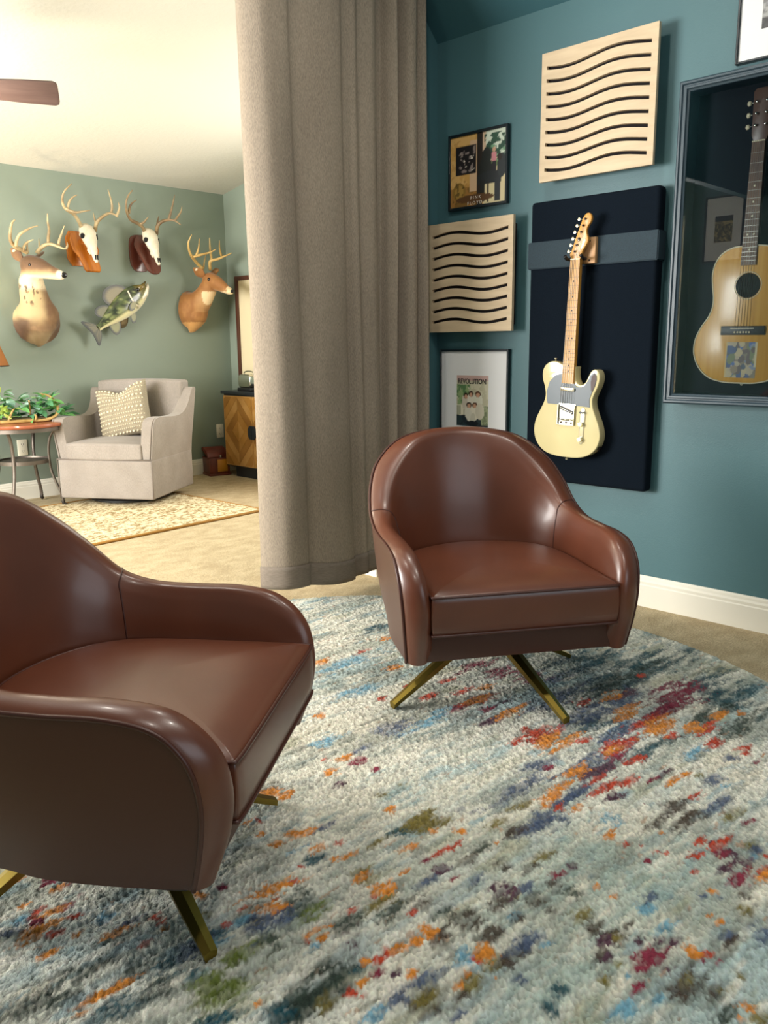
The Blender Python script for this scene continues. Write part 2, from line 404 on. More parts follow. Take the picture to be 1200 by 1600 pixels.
def window(name, axis, a, u0_, u1_, z0, z1, inward):
    w = thing(name, 'white framed window', 'window'); del w['category']; del w['label']; struct(w)
    bm = bmesh.new(); t = .05; d0, d1 = sorted((a, a+inward*.05))
    def bb(p, q, c, d):
        add_box(bm, (d0, p, c), (d1, q, d)) if axis == 'X' else add_box(bm, (p, d0, c), (q, d1, d))
    bb(u0_, u0_+t, z0, z1); bb(u1_-t, u1_, z0, z1); bb(u0_+t, u1_-t, z0, z0+t); bb(u0_+t, u1_-t, z1-t, z1)
    mid = (u0_+u1_)/2; bb(mid-.02, mid+.02, z0+t, z1-t); zm = (z0+z1)/2; bb(u0_+t, mid-.02, zm-.015, zm+.015); bb(mid+.02, u1_-t, zm-.015, zm+.015)
    bm_obj('window_frame', bm, M['trim'], w)
window('window_1', 'X', XL-.10, 3.3, 5.6, .55, 2.15, 1)
window('window_2', 'X', XS+.10, 3.35, 4.75, .95, 2.15, -1)
window('window_fill', 'Y', YB-.10, 0., 2., .8, 2.2, 1)  # rear window is made up, added for weak fill light

# ------------------------------------------------------------------ curtain
def make_curtain():
    path = [(2.115, 2.80), (2.108, 2.75), (2.118, 2.70), (2.15, 2.650), (2.20, 2.632), (2.255, 2.640), (2.285, 2.660), (2.33, 2.650), (2.39, 2.632), (2.46, 2.630),
            (2.52, 2.640), (2.545, 2.662), (2.58, 2.652), (2.61, 2.640), (2.635, 2.660), (2.67, 2.650), (2.70, 2.636), (2.728, 2.640), (2.742, 2.655), (2.748, 2.678),
            (2.770, 2.684), (2.785, 2.662), (2.798, 2.632), (2.815, 2.620), (2.832, 2.640), (2.838, 2.668), (2.850, 2.684), (2.868, 2.672), (2.878, 2.630), (2.900, 2.606),
            (2.935, 2.612), (2.945, 2.650), (2.955, 2.662), (2.972, 2.630), (3.000, 2.615), (3.022, 2.640), (3.012, 2.678)]
    n, nz = 260, 60
    P = cr_(path, n); zs = np.linspace(.06, 2.86, nz)
    t = np.linspace(0, 1, n)
    V = np.zeros((nz, n, 3)); mean = cr_([(2.115, 2.74), (2.3, 2.645), (2.7, 2.642), (2.88, 2.615), (3.02, 2.64)], n)
    for i, z in enumerate(zs):
        h = (z-.06)/2.8
        amp = 1.0 + .15*math.sin(5*h+1)*np.sin(9*t)
        Q = mean + (P-mean)*(amp*np.where(t < .48, .72, 1.65))[:, None]
        Q[:, 0] = P[:, 0]
        x = Q[:, 0] + .010*np.sin(3.2*h+7*t) - .02*h*(t < .5)*(1-2*t)
        y = Q[:, 1] + .006*np.sin(23*t+3.1*h)*np.sin(PI*t) + .006*np.sin(41*t-2.0*h+1)*(t < .55) + .006*(fbm(t*14, np.full(n, h*3.), 5)-.5)*2
        y = y
        z2 = z + (0 if i else .012*np.sin(18*t) + .01*np.sin(7*t+1))
        V[i, :, 0] = x; V[i, :, 1] = np.where(x > 2.6, np.minimum(y, 2.688), y)
        V[i, :, 2] = np.where(z2 > .06, .06+(z2-.06)*(np.minimum(2.86, 2.44+(3.182-x)*.98)-.06)/2.8, z2)
    i = (np.arange(nz-1)[:, None]*n + np.arange(n-1)[None]).ravel()
    F = np.stack([i, i+1, i+n+1, i+n], -1)
    root = thing('curtain', 'floor-length grey linen curtain with deep folds at the guitar wall', 'curtain', (2.6, 2.75, 0))
    off = np.array([2.6, 2.75, 0])
    o = mesh('curtain_panel', (V-off).reshape(-1, 3), F, M['linen'], root, True)
    sol = o.modifiers.new('thick', 'SOLIDIFY'); sol.thickness = .0025
    # stitched hem: doubled fabric standing 2 mm proud
    rows = 6; Hm = np.zeros((rows, n, 3)); zz = np.linspace(0, 1, rows)
    T = np.gradient(V[:4].mean(0)[:, :2], axis=0); T /= np.linalg.norm(T, axis=1)[:, None]; Nn = np.stack([T[:, 1], -T[:, 0]], -1)
    for r in range(rows):
        zt = V[0, :, 2] - .003 + (.145-.055)*zz[r]*1.1
        f = np.clip((zt-.06)/(zs[1]-zs[0]), 0, nz-1.001); a = np.floor(f).astype(int); w = (f-a)[:, None]
        idx = np.arange(n); base = V[a, idx]*(1-w) + V[a+1, idx]*w
        Hm[r, :, :2] = base[:, :2] + Nn*.0045; Hm[r, :, 2] = zt
    i = (np.arange(rows-1)[:, None]*n + np.arange(n-1)[None]).ravel(); F = np.stack([i, i+1, i+n+1, i+n], -1)
    o = mesh('hem', (Hm-off).reshape(-1, 3), F, M['linen_hem'], root, True); sol = o.modifiers.new('thick', 'SOLIDIFY'); sol.thickness = .002
    box('track', (-.55, -.135, 2.865), (.09, -.085, 2.89), M['trim'], root)
make_curtain()
# ------------------------------------------------------------------ round rug
RUG_C, RUG_R = (1.534, 1.553), 1.346
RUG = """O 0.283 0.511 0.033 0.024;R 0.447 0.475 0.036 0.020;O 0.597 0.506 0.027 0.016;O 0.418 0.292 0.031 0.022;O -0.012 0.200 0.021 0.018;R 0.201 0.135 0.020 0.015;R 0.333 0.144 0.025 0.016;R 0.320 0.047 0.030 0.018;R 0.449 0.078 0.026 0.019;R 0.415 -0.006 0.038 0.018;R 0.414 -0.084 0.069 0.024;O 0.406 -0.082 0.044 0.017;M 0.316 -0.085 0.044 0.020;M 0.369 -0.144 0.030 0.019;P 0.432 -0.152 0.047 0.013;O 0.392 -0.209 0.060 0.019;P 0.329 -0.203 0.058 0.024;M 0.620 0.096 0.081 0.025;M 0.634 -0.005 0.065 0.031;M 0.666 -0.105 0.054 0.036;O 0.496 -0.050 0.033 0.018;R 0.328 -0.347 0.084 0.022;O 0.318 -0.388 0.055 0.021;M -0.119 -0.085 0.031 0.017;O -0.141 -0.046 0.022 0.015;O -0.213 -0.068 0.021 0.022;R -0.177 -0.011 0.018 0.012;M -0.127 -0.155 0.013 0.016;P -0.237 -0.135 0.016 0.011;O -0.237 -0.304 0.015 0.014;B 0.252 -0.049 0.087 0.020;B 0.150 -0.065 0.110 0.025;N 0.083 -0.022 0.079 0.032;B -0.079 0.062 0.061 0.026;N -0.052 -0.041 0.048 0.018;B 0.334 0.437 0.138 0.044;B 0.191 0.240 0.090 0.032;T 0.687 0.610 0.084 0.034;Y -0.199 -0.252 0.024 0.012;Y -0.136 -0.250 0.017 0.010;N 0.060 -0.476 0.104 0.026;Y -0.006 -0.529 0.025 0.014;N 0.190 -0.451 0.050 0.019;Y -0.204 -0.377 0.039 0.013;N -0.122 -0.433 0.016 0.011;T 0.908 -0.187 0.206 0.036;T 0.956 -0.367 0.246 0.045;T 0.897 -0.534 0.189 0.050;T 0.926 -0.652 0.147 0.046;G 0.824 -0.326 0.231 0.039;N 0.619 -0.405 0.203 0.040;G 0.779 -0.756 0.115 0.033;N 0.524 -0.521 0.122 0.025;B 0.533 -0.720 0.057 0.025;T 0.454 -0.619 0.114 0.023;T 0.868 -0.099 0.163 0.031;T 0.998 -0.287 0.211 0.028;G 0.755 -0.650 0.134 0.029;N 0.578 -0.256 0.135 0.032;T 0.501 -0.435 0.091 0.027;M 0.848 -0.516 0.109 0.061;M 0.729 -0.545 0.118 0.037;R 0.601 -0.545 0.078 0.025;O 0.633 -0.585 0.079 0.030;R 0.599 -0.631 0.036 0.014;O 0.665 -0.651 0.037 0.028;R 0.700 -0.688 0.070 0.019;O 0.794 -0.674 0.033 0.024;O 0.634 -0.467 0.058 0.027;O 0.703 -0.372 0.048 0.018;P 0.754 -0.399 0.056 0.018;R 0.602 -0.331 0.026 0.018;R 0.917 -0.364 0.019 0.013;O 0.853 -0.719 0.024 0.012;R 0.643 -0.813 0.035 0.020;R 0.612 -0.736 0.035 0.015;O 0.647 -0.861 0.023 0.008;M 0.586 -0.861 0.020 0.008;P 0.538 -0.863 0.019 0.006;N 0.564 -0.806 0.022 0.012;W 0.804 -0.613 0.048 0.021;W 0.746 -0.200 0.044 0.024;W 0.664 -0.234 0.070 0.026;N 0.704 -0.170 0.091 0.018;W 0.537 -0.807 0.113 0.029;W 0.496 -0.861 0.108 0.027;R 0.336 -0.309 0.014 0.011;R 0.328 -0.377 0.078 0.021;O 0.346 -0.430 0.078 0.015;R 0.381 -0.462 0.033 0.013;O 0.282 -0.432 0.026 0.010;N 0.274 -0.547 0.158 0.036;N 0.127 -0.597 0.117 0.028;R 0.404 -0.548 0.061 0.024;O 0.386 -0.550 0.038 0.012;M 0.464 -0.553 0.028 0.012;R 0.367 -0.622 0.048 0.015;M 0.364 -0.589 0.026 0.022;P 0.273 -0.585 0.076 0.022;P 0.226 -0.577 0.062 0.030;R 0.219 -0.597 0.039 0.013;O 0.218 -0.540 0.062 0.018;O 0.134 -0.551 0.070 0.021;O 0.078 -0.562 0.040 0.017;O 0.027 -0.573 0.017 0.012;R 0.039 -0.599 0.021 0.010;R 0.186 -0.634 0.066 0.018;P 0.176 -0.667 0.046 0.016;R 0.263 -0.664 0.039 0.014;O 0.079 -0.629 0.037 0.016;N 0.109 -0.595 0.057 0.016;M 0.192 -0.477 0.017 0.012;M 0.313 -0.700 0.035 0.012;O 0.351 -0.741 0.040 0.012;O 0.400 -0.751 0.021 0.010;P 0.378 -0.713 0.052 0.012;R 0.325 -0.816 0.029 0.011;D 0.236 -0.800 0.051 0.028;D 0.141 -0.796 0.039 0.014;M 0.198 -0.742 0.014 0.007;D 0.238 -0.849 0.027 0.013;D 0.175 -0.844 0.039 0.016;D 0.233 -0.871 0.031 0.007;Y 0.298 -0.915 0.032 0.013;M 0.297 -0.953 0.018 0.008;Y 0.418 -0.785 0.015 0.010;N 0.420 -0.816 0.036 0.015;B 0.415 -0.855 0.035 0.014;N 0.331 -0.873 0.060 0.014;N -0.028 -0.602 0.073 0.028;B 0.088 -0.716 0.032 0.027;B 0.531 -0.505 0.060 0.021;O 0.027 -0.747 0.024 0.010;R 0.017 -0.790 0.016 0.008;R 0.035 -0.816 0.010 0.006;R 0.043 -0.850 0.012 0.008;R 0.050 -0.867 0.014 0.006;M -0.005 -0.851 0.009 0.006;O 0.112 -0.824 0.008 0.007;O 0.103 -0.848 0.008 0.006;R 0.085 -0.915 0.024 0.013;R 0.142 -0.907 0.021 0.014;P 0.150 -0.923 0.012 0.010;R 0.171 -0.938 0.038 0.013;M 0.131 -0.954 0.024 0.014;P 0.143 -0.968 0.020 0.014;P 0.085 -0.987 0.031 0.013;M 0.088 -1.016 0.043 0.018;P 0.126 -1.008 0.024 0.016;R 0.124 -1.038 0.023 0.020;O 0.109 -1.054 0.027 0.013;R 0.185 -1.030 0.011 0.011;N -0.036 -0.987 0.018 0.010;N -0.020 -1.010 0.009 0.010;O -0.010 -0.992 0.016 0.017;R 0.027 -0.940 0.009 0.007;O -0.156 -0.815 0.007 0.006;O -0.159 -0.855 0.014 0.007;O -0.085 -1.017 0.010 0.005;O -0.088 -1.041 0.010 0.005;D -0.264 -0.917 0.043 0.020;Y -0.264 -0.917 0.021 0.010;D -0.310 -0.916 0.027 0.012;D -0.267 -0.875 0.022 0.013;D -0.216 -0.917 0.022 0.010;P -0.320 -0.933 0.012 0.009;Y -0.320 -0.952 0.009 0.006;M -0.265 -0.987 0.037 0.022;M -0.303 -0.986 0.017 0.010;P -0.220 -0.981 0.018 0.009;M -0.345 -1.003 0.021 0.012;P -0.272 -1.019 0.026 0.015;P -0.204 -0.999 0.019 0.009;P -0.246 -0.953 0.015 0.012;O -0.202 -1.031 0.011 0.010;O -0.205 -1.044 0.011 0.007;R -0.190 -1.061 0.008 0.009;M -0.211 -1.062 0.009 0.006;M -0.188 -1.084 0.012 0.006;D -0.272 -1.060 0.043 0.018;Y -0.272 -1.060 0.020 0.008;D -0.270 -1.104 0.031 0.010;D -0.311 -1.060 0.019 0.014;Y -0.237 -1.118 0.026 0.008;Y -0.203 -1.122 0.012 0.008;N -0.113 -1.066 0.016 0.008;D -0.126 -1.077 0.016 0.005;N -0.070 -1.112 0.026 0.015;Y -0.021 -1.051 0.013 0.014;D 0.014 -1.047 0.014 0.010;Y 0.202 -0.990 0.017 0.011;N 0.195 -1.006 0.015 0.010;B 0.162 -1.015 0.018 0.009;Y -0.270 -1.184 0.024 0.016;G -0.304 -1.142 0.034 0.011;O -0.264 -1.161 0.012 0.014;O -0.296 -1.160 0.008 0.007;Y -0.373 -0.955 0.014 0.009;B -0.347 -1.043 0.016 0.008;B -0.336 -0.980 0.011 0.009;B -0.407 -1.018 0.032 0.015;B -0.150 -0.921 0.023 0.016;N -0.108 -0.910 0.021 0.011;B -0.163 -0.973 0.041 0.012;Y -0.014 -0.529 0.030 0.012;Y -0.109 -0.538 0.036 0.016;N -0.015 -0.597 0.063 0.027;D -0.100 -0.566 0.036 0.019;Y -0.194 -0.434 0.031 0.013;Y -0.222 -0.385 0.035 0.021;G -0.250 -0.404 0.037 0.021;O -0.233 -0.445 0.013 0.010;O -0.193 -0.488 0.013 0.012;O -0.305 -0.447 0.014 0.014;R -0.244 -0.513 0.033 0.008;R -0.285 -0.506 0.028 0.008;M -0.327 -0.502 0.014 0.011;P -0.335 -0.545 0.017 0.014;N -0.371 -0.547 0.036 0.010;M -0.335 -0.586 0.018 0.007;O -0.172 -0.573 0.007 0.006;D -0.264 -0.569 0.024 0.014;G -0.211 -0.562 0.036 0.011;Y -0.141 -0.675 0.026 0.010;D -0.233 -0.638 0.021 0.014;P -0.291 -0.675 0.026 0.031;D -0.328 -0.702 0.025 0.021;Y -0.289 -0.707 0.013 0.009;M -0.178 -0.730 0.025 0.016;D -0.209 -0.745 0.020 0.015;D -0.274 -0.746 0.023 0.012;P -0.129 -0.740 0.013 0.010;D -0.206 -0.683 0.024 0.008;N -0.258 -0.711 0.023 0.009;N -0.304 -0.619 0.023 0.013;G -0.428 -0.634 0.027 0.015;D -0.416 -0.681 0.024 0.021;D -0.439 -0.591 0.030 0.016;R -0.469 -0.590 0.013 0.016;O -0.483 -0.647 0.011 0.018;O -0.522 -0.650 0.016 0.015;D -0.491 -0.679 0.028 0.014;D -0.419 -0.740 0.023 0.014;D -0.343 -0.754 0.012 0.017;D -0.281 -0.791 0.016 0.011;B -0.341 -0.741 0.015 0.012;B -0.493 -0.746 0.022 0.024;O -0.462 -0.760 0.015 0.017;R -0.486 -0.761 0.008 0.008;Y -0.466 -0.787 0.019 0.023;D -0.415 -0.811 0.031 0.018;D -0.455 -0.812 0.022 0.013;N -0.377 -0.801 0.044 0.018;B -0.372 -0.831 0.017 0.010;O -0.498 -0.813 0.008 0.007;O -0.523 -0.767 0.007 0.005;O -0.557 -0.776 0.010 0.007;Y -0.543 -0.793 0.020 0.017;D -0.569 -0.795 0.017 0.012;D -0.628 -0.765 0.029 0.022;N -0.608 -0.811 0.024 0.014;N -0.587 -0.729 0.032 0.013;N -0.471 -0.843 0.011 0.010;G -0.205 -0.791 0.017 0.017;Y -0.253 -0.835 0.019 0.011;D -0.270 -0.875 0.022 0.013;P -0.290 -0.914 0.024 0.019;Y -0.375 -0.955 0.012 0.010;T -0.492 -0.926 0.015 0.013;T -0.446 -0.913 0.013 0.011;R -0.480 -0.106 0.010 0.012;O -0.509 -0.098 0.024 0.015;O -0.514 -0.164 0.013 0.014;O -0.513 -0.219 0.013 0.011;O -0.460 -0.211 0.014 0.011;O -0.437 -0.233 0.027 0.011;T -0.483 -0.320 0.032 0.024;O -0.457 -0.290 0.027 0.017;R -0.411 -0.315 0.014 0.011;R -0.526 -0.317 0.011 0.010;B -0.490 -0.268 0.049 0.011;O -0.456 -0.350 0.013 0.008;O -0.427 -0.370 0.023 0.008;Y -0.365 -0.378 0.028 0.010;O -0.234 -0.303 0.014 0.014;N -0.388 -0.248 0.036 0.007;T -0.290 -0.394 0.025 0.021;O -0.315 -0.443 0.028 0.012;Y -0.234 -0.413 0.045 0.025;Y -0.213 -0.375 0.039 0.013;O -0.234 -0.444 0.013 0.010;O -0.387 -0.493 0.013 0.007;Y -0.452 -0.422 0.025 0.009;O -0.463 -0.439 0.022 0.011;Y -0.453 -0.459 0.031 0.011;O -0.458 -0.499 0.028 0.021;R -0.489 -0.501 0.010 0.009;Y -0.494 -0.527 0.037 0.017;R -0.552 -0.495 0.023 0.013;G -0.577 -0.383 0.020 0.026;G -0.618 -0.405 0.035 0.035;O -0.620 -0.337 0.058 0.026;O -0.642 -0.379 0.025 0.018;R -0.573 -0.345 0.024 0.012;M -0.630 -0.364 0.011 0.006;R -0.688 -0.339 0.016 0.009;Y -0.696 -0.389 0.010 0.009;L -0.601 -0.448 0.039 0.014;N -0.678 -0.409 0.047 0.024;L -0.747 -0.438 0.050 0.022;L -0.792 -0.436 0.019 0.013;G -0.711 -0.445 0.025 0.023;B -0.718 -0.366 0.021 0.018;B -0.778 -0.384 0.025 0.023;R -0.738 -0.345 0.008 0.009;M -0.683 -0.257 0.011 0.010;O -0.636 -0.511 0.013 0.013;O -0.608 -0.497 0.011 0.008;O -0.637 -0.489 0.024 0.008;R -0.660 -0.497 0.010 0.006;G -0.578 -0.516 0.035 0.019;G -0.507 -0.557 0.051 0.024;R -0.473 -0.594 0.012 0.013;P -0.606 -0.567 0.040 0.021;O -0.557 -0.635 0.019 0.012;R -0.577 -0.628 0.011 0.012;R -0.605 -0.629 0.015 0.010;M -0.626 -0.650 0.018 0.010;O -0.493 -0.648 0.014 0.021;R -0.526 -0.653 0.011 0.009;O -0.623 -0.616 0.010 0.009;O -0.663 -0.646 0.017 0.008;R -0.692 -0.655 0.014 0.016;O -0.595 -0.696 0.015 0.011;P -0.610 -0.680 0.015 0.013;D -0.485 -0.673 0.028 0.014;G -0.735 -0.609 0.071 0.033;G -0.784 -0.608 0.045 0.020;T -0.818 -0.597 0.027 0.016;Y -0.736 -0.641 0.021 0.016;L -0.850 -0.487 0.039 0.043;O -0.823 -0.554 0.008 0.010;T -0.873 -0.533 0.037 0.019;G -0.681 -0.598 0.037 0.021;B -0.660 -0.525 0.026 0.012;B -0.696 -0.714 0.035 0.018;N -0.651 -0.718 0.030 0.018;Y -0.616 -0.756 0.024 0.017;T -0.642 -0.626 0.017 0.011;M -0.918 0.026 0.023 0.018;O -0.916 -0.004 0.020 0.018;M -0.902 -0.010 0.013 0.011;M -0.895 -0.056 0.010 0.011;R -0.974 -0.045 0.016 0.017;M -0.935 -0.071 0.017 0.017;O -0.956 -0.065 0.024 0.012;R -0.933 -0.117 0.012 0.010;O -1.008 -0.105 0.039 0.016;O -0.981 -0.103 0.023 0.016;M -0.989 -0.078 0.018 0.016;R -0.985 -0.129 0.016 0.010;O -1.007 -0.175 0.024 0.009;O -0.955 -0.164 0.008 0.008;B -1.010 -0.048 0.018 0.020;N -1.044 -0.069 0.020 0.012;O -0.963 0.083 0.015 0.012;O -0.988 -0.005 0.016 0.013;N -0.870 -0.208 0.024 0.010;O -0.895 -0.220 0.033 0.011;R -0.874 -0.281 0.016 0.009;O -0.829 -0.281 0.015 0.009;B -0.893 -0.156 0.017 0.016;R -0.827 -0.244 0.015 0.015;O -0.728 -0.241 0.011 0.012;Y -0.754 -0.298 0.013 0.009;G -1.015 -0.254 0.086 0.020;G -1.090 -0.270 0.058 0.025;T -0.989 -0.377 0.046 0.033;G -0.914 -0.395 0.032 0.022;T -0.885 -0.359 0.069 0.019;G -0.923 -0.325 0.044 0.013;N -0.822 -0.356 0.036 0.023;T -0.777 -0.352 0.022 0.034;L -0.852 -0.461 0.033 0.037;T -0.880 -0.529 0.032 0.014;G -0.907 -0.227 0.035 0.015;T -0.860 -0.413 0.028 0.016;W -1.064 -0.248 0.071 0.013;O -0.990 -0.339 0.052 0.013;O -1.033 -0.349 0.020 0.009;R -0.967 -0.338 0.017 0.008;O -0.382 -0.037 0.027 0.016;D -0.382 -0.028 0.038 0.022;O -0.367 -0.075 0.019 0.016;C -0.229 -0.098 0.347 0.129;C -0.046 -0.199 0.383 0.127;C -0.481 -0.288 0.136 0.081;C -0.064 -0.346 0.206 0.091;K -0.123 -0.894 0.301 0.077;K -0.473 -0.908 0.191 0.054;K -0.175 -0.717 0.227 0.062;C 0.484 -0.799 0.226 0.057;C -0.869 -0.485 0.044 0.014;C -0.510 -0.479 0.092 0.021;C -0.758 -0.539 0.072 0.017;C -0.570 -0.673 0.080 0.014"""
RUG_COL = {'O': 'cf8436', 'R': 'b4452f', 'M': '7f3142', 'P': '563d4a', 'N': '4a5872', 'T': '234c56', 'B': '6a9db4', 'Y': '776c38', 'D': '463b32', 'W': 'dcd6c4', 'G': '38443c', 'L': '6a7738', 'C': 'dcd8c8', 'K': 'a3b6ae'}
def make_rug():
    n = 540; g = np.linspace(-RUG_R, RUG_R, n); u, v = np.meshgrid(g, g); u = u.ravel(); v = v.ravel()
    rr = np.hypot(u, v)
    rng = np.random.RandomState(3)
    ang = -.085; ca, sa = math.cos(ang), math.sin(ang)
    a = u*ca+v*sa; c = -u*sa+v*ca                               # along / across the woven streaks
    # background: soft streaks of cream, pale grey green and powder blue
    f1 = fbm(a*2.6, c*11.0, 1, 5); f2 = fbm(a*2.0+9, c*8.0, 2, 5); f3 = fbm(a*7, c*36, 3, 3); f4 = fbm(a*1.3, c*1.6, 8, 3)
    col = np.tile(lc('cecec0'), (len(u), 1))
    def mx(msk, h):
        nonlocal col; col = col*(1-msk[:, None]) + lc(h)*msk[:, None]
    st = lambda x, e0, e1: np.clip((x-e0)/(e1-e0), 0, 1)
    mx(st(f1, .46, .60)*.8, 'dddccf'); mx(st(f2, .53, .68)*.65, '8aabb2'); mx(st(1-f1, .58, .70)*.6, '8f9a90')
    mx(st(f3, .62, .74)*.5, '78939a'); mx(st(1-f3, .62, .72)*.6, 'e8e2d2'); mx(st(f4, .55, .7)*.4, 'cbc3ad')
    wob = (fbm(a*15, c*60, 4, 4)-.5)*2; wob2 = (fbm(a*50, c*130, 5, 2)-.5)*2; dith = (rng.rand(len(u))-.5)*.5
    # a few small flecks of the pattern colours all over
    f5 = fbm(a*11, c*32, 21, 3); f6 = fbm(a*1.7, c*2.2, 22, 2); f7 = fbm(a*26+3, c*70, 23, 2); f8 = fbm(a*5, c*16, 24, 4)
    mx(st(f5, .66, .72)*(f6 > .5)*.6, '666b62'); mx(st(1-f5, .68, .74)*(f6 < .5)*.6, '7799a4'); mx(st(f8, .60, .68)*.5, '6d7a74'); mx(st(1-f8, .64, .72)*.4, '8a8a62')
    mx((f7 > .84)*.5, 'a8744a')
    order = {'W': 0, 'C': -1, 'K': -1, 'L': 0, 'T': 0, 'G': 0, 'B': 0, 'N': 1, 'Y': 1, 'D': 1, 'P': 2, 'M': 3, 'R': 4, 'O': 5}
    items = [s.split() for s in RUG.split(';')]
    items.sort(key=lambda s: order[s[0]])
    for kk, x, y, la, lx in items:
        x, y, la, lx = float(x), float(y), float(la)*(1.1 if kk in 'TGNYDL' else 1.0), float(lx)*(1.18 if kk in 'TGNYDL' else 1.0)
        da = (u-x)*ca+(v-y)*sa; dc = -(u-x)*sa+(v-y)*ca
        sel = np.where((np.abs(da) < la*1.8) & (np.abs(dc) < lx*1.8))[0]
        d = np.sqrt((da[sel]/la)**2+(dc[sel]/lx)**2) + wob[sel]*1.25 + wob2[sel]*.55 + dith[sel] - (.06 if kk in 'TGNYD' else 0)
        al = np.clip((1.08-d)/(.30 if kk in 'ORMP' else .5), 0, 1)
        if kk in 'CK': al = np.clip(1.3-d, 0, 1)*.6
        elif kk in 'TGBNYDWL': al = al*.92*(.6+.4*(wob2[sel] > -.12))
        else: al = al*(.62+.38*(wob2[sel] > -.2))
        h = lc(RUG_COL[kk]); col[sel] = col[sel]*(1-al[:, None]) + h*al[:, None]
    jit = rng.rand(len(u)); j2 = vnoise(u*130, v*130, 9)
    col = col*(.50+.92*(jit*.6+j2*.4))[:, None]
    col *= (1+.05*(rng.rand(len(u), 3)-.5))
    # pile: tufts of uneven height, and soft ripples near the left chair
    z = .0105 + (jit-.5)*.0052 + (j2-.5)*.003
    rip = np.exp(-((u+.93)/.35)**2-((v+.62)/.45)**2); z = z + .007*rip*np.sin((c+.04*np.sin(5*a))*38)
    edge = np.clip((RUG_R-rr)/.012, 0, 1); z = z*np.sqrt(edge)
    idx = np.arange(n*n).reshape(n, n); keep = rr.reshape(n, n) < RUG_R
    q = keep[:-1, :-1] & keep[1:, :-1] & keep[:-1, 1:] & keep[1:, 1:]
    F = np.stack([idx[:-1, :-1][q], idx[:-1, 1:][q], idx[1:, 1:][q], idx[1:, :-1][q]], -1)
    used = np.zeros(n*n, bool); used[F.ravel()] = True; mp = np.cumsum(used)-1
    V = np.stack([u, v, z], -1)[used]
    # snap the stepped rim onto the circle
    r2 = np.hypot(V[:, 0], V[:, 1]); rim = r2 > RUG_R-.006; V[rim, :2] *= (RUG_R/r2[rim])[:, None]; V[rim, 2] = .001
    mt = mat('rug_pile', vcol=True, rough=.95, bump=.7, bscale=260, bdist=.004, spec=.08, sheen=.15)
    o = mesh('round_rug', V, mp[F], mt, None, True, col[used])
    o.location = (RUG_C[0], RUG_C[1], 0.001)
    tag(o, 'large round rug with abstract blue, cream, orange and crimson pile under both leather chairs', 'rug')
make_rug()

# ------------------------------------------------------------------ leather swivel chairs
RIM = [(.334, .285, .213), (.343, .305, .30), (.350, .312, .38), (.356, .295, .455), (.360, .245, .505), (.362, .16, .522), (.361, .05, .522), (.357, -.06, .528),
       (.353, -.15, .562), (.338, -.222, .632), (.302, -.287, .702), (.222, -.345, .766), (.115, -.379, .792), (0, -.390, .797)]
INN = [(0.274, .30, .213), (0.275, .335, .30), (0.275, .345, .38), (0.282, .325, .455), (0.288, .26, .508), (0.295, .17, .525), (0.297, .06, .526), (0.295, -.04, .532),
       (0.279, -.115, .557), (0.260, -.175, .615), (0.224, -.225, .68), (0.161, -.27, .75), (0.088, -.30, .778), (0.000, -.312, .785)]
BOT = [(.329, .275, .211), (.332, .24, .21), (.333, .18, .208), (.333, .12, .207), (.331, .06, .206), (.325, 0, .205), (.312, -.06, .205), (.302, -.12, .205),
       (.285, -.175, .205), (.255, -.225, .206), (.205, -.275, .207), (.14, -.315, .208), (.07, -.335, .208), (0, -.34, .208)]
SEA = [(0.274, .27, .213), (0.275, .24, .25), (0.276, .20, .29), (0.277, .16, .32), (0.277, .11, .33), (0.277, .06, .33), (0.276, .01, .33), (0.273, -.045, .33),
       (0.262, -.095, .33), (0.231, -.14, .33), (0.192, -.185, .33), (0.135, -.22, .33), (0.071, -.24, .33), (0.000, -.245, .33)]
def full(half): return [(-x, y, z) for x, y, z in half] + [p for p in half[::-1][1:]]
def grid_faces(r, c, flip=False):
    i = (np.arange(r-1)[:, None]*c + np.arange(c-1)[None]).ravel()
    F = np.stack([i, i+1, i+c+1, i+c], -1); return F[:, ::-1] if flip else F
def ring_solid(rings, close=True):
    V = np.concatenate(rings); n = len(rings[0]); F = []
    for i in range(len(rings)-1):
        for j in range(n): F.append((i*n+j, i*n+(j+1) % n, (i+1)*n+(j+1) % n, (i+1)*n+j))
    F.append(tuple(range(n-1, -1, -1))); F.append(tuple(range((len(rings)-1)*n, len(rings)*n)))
    return V, F
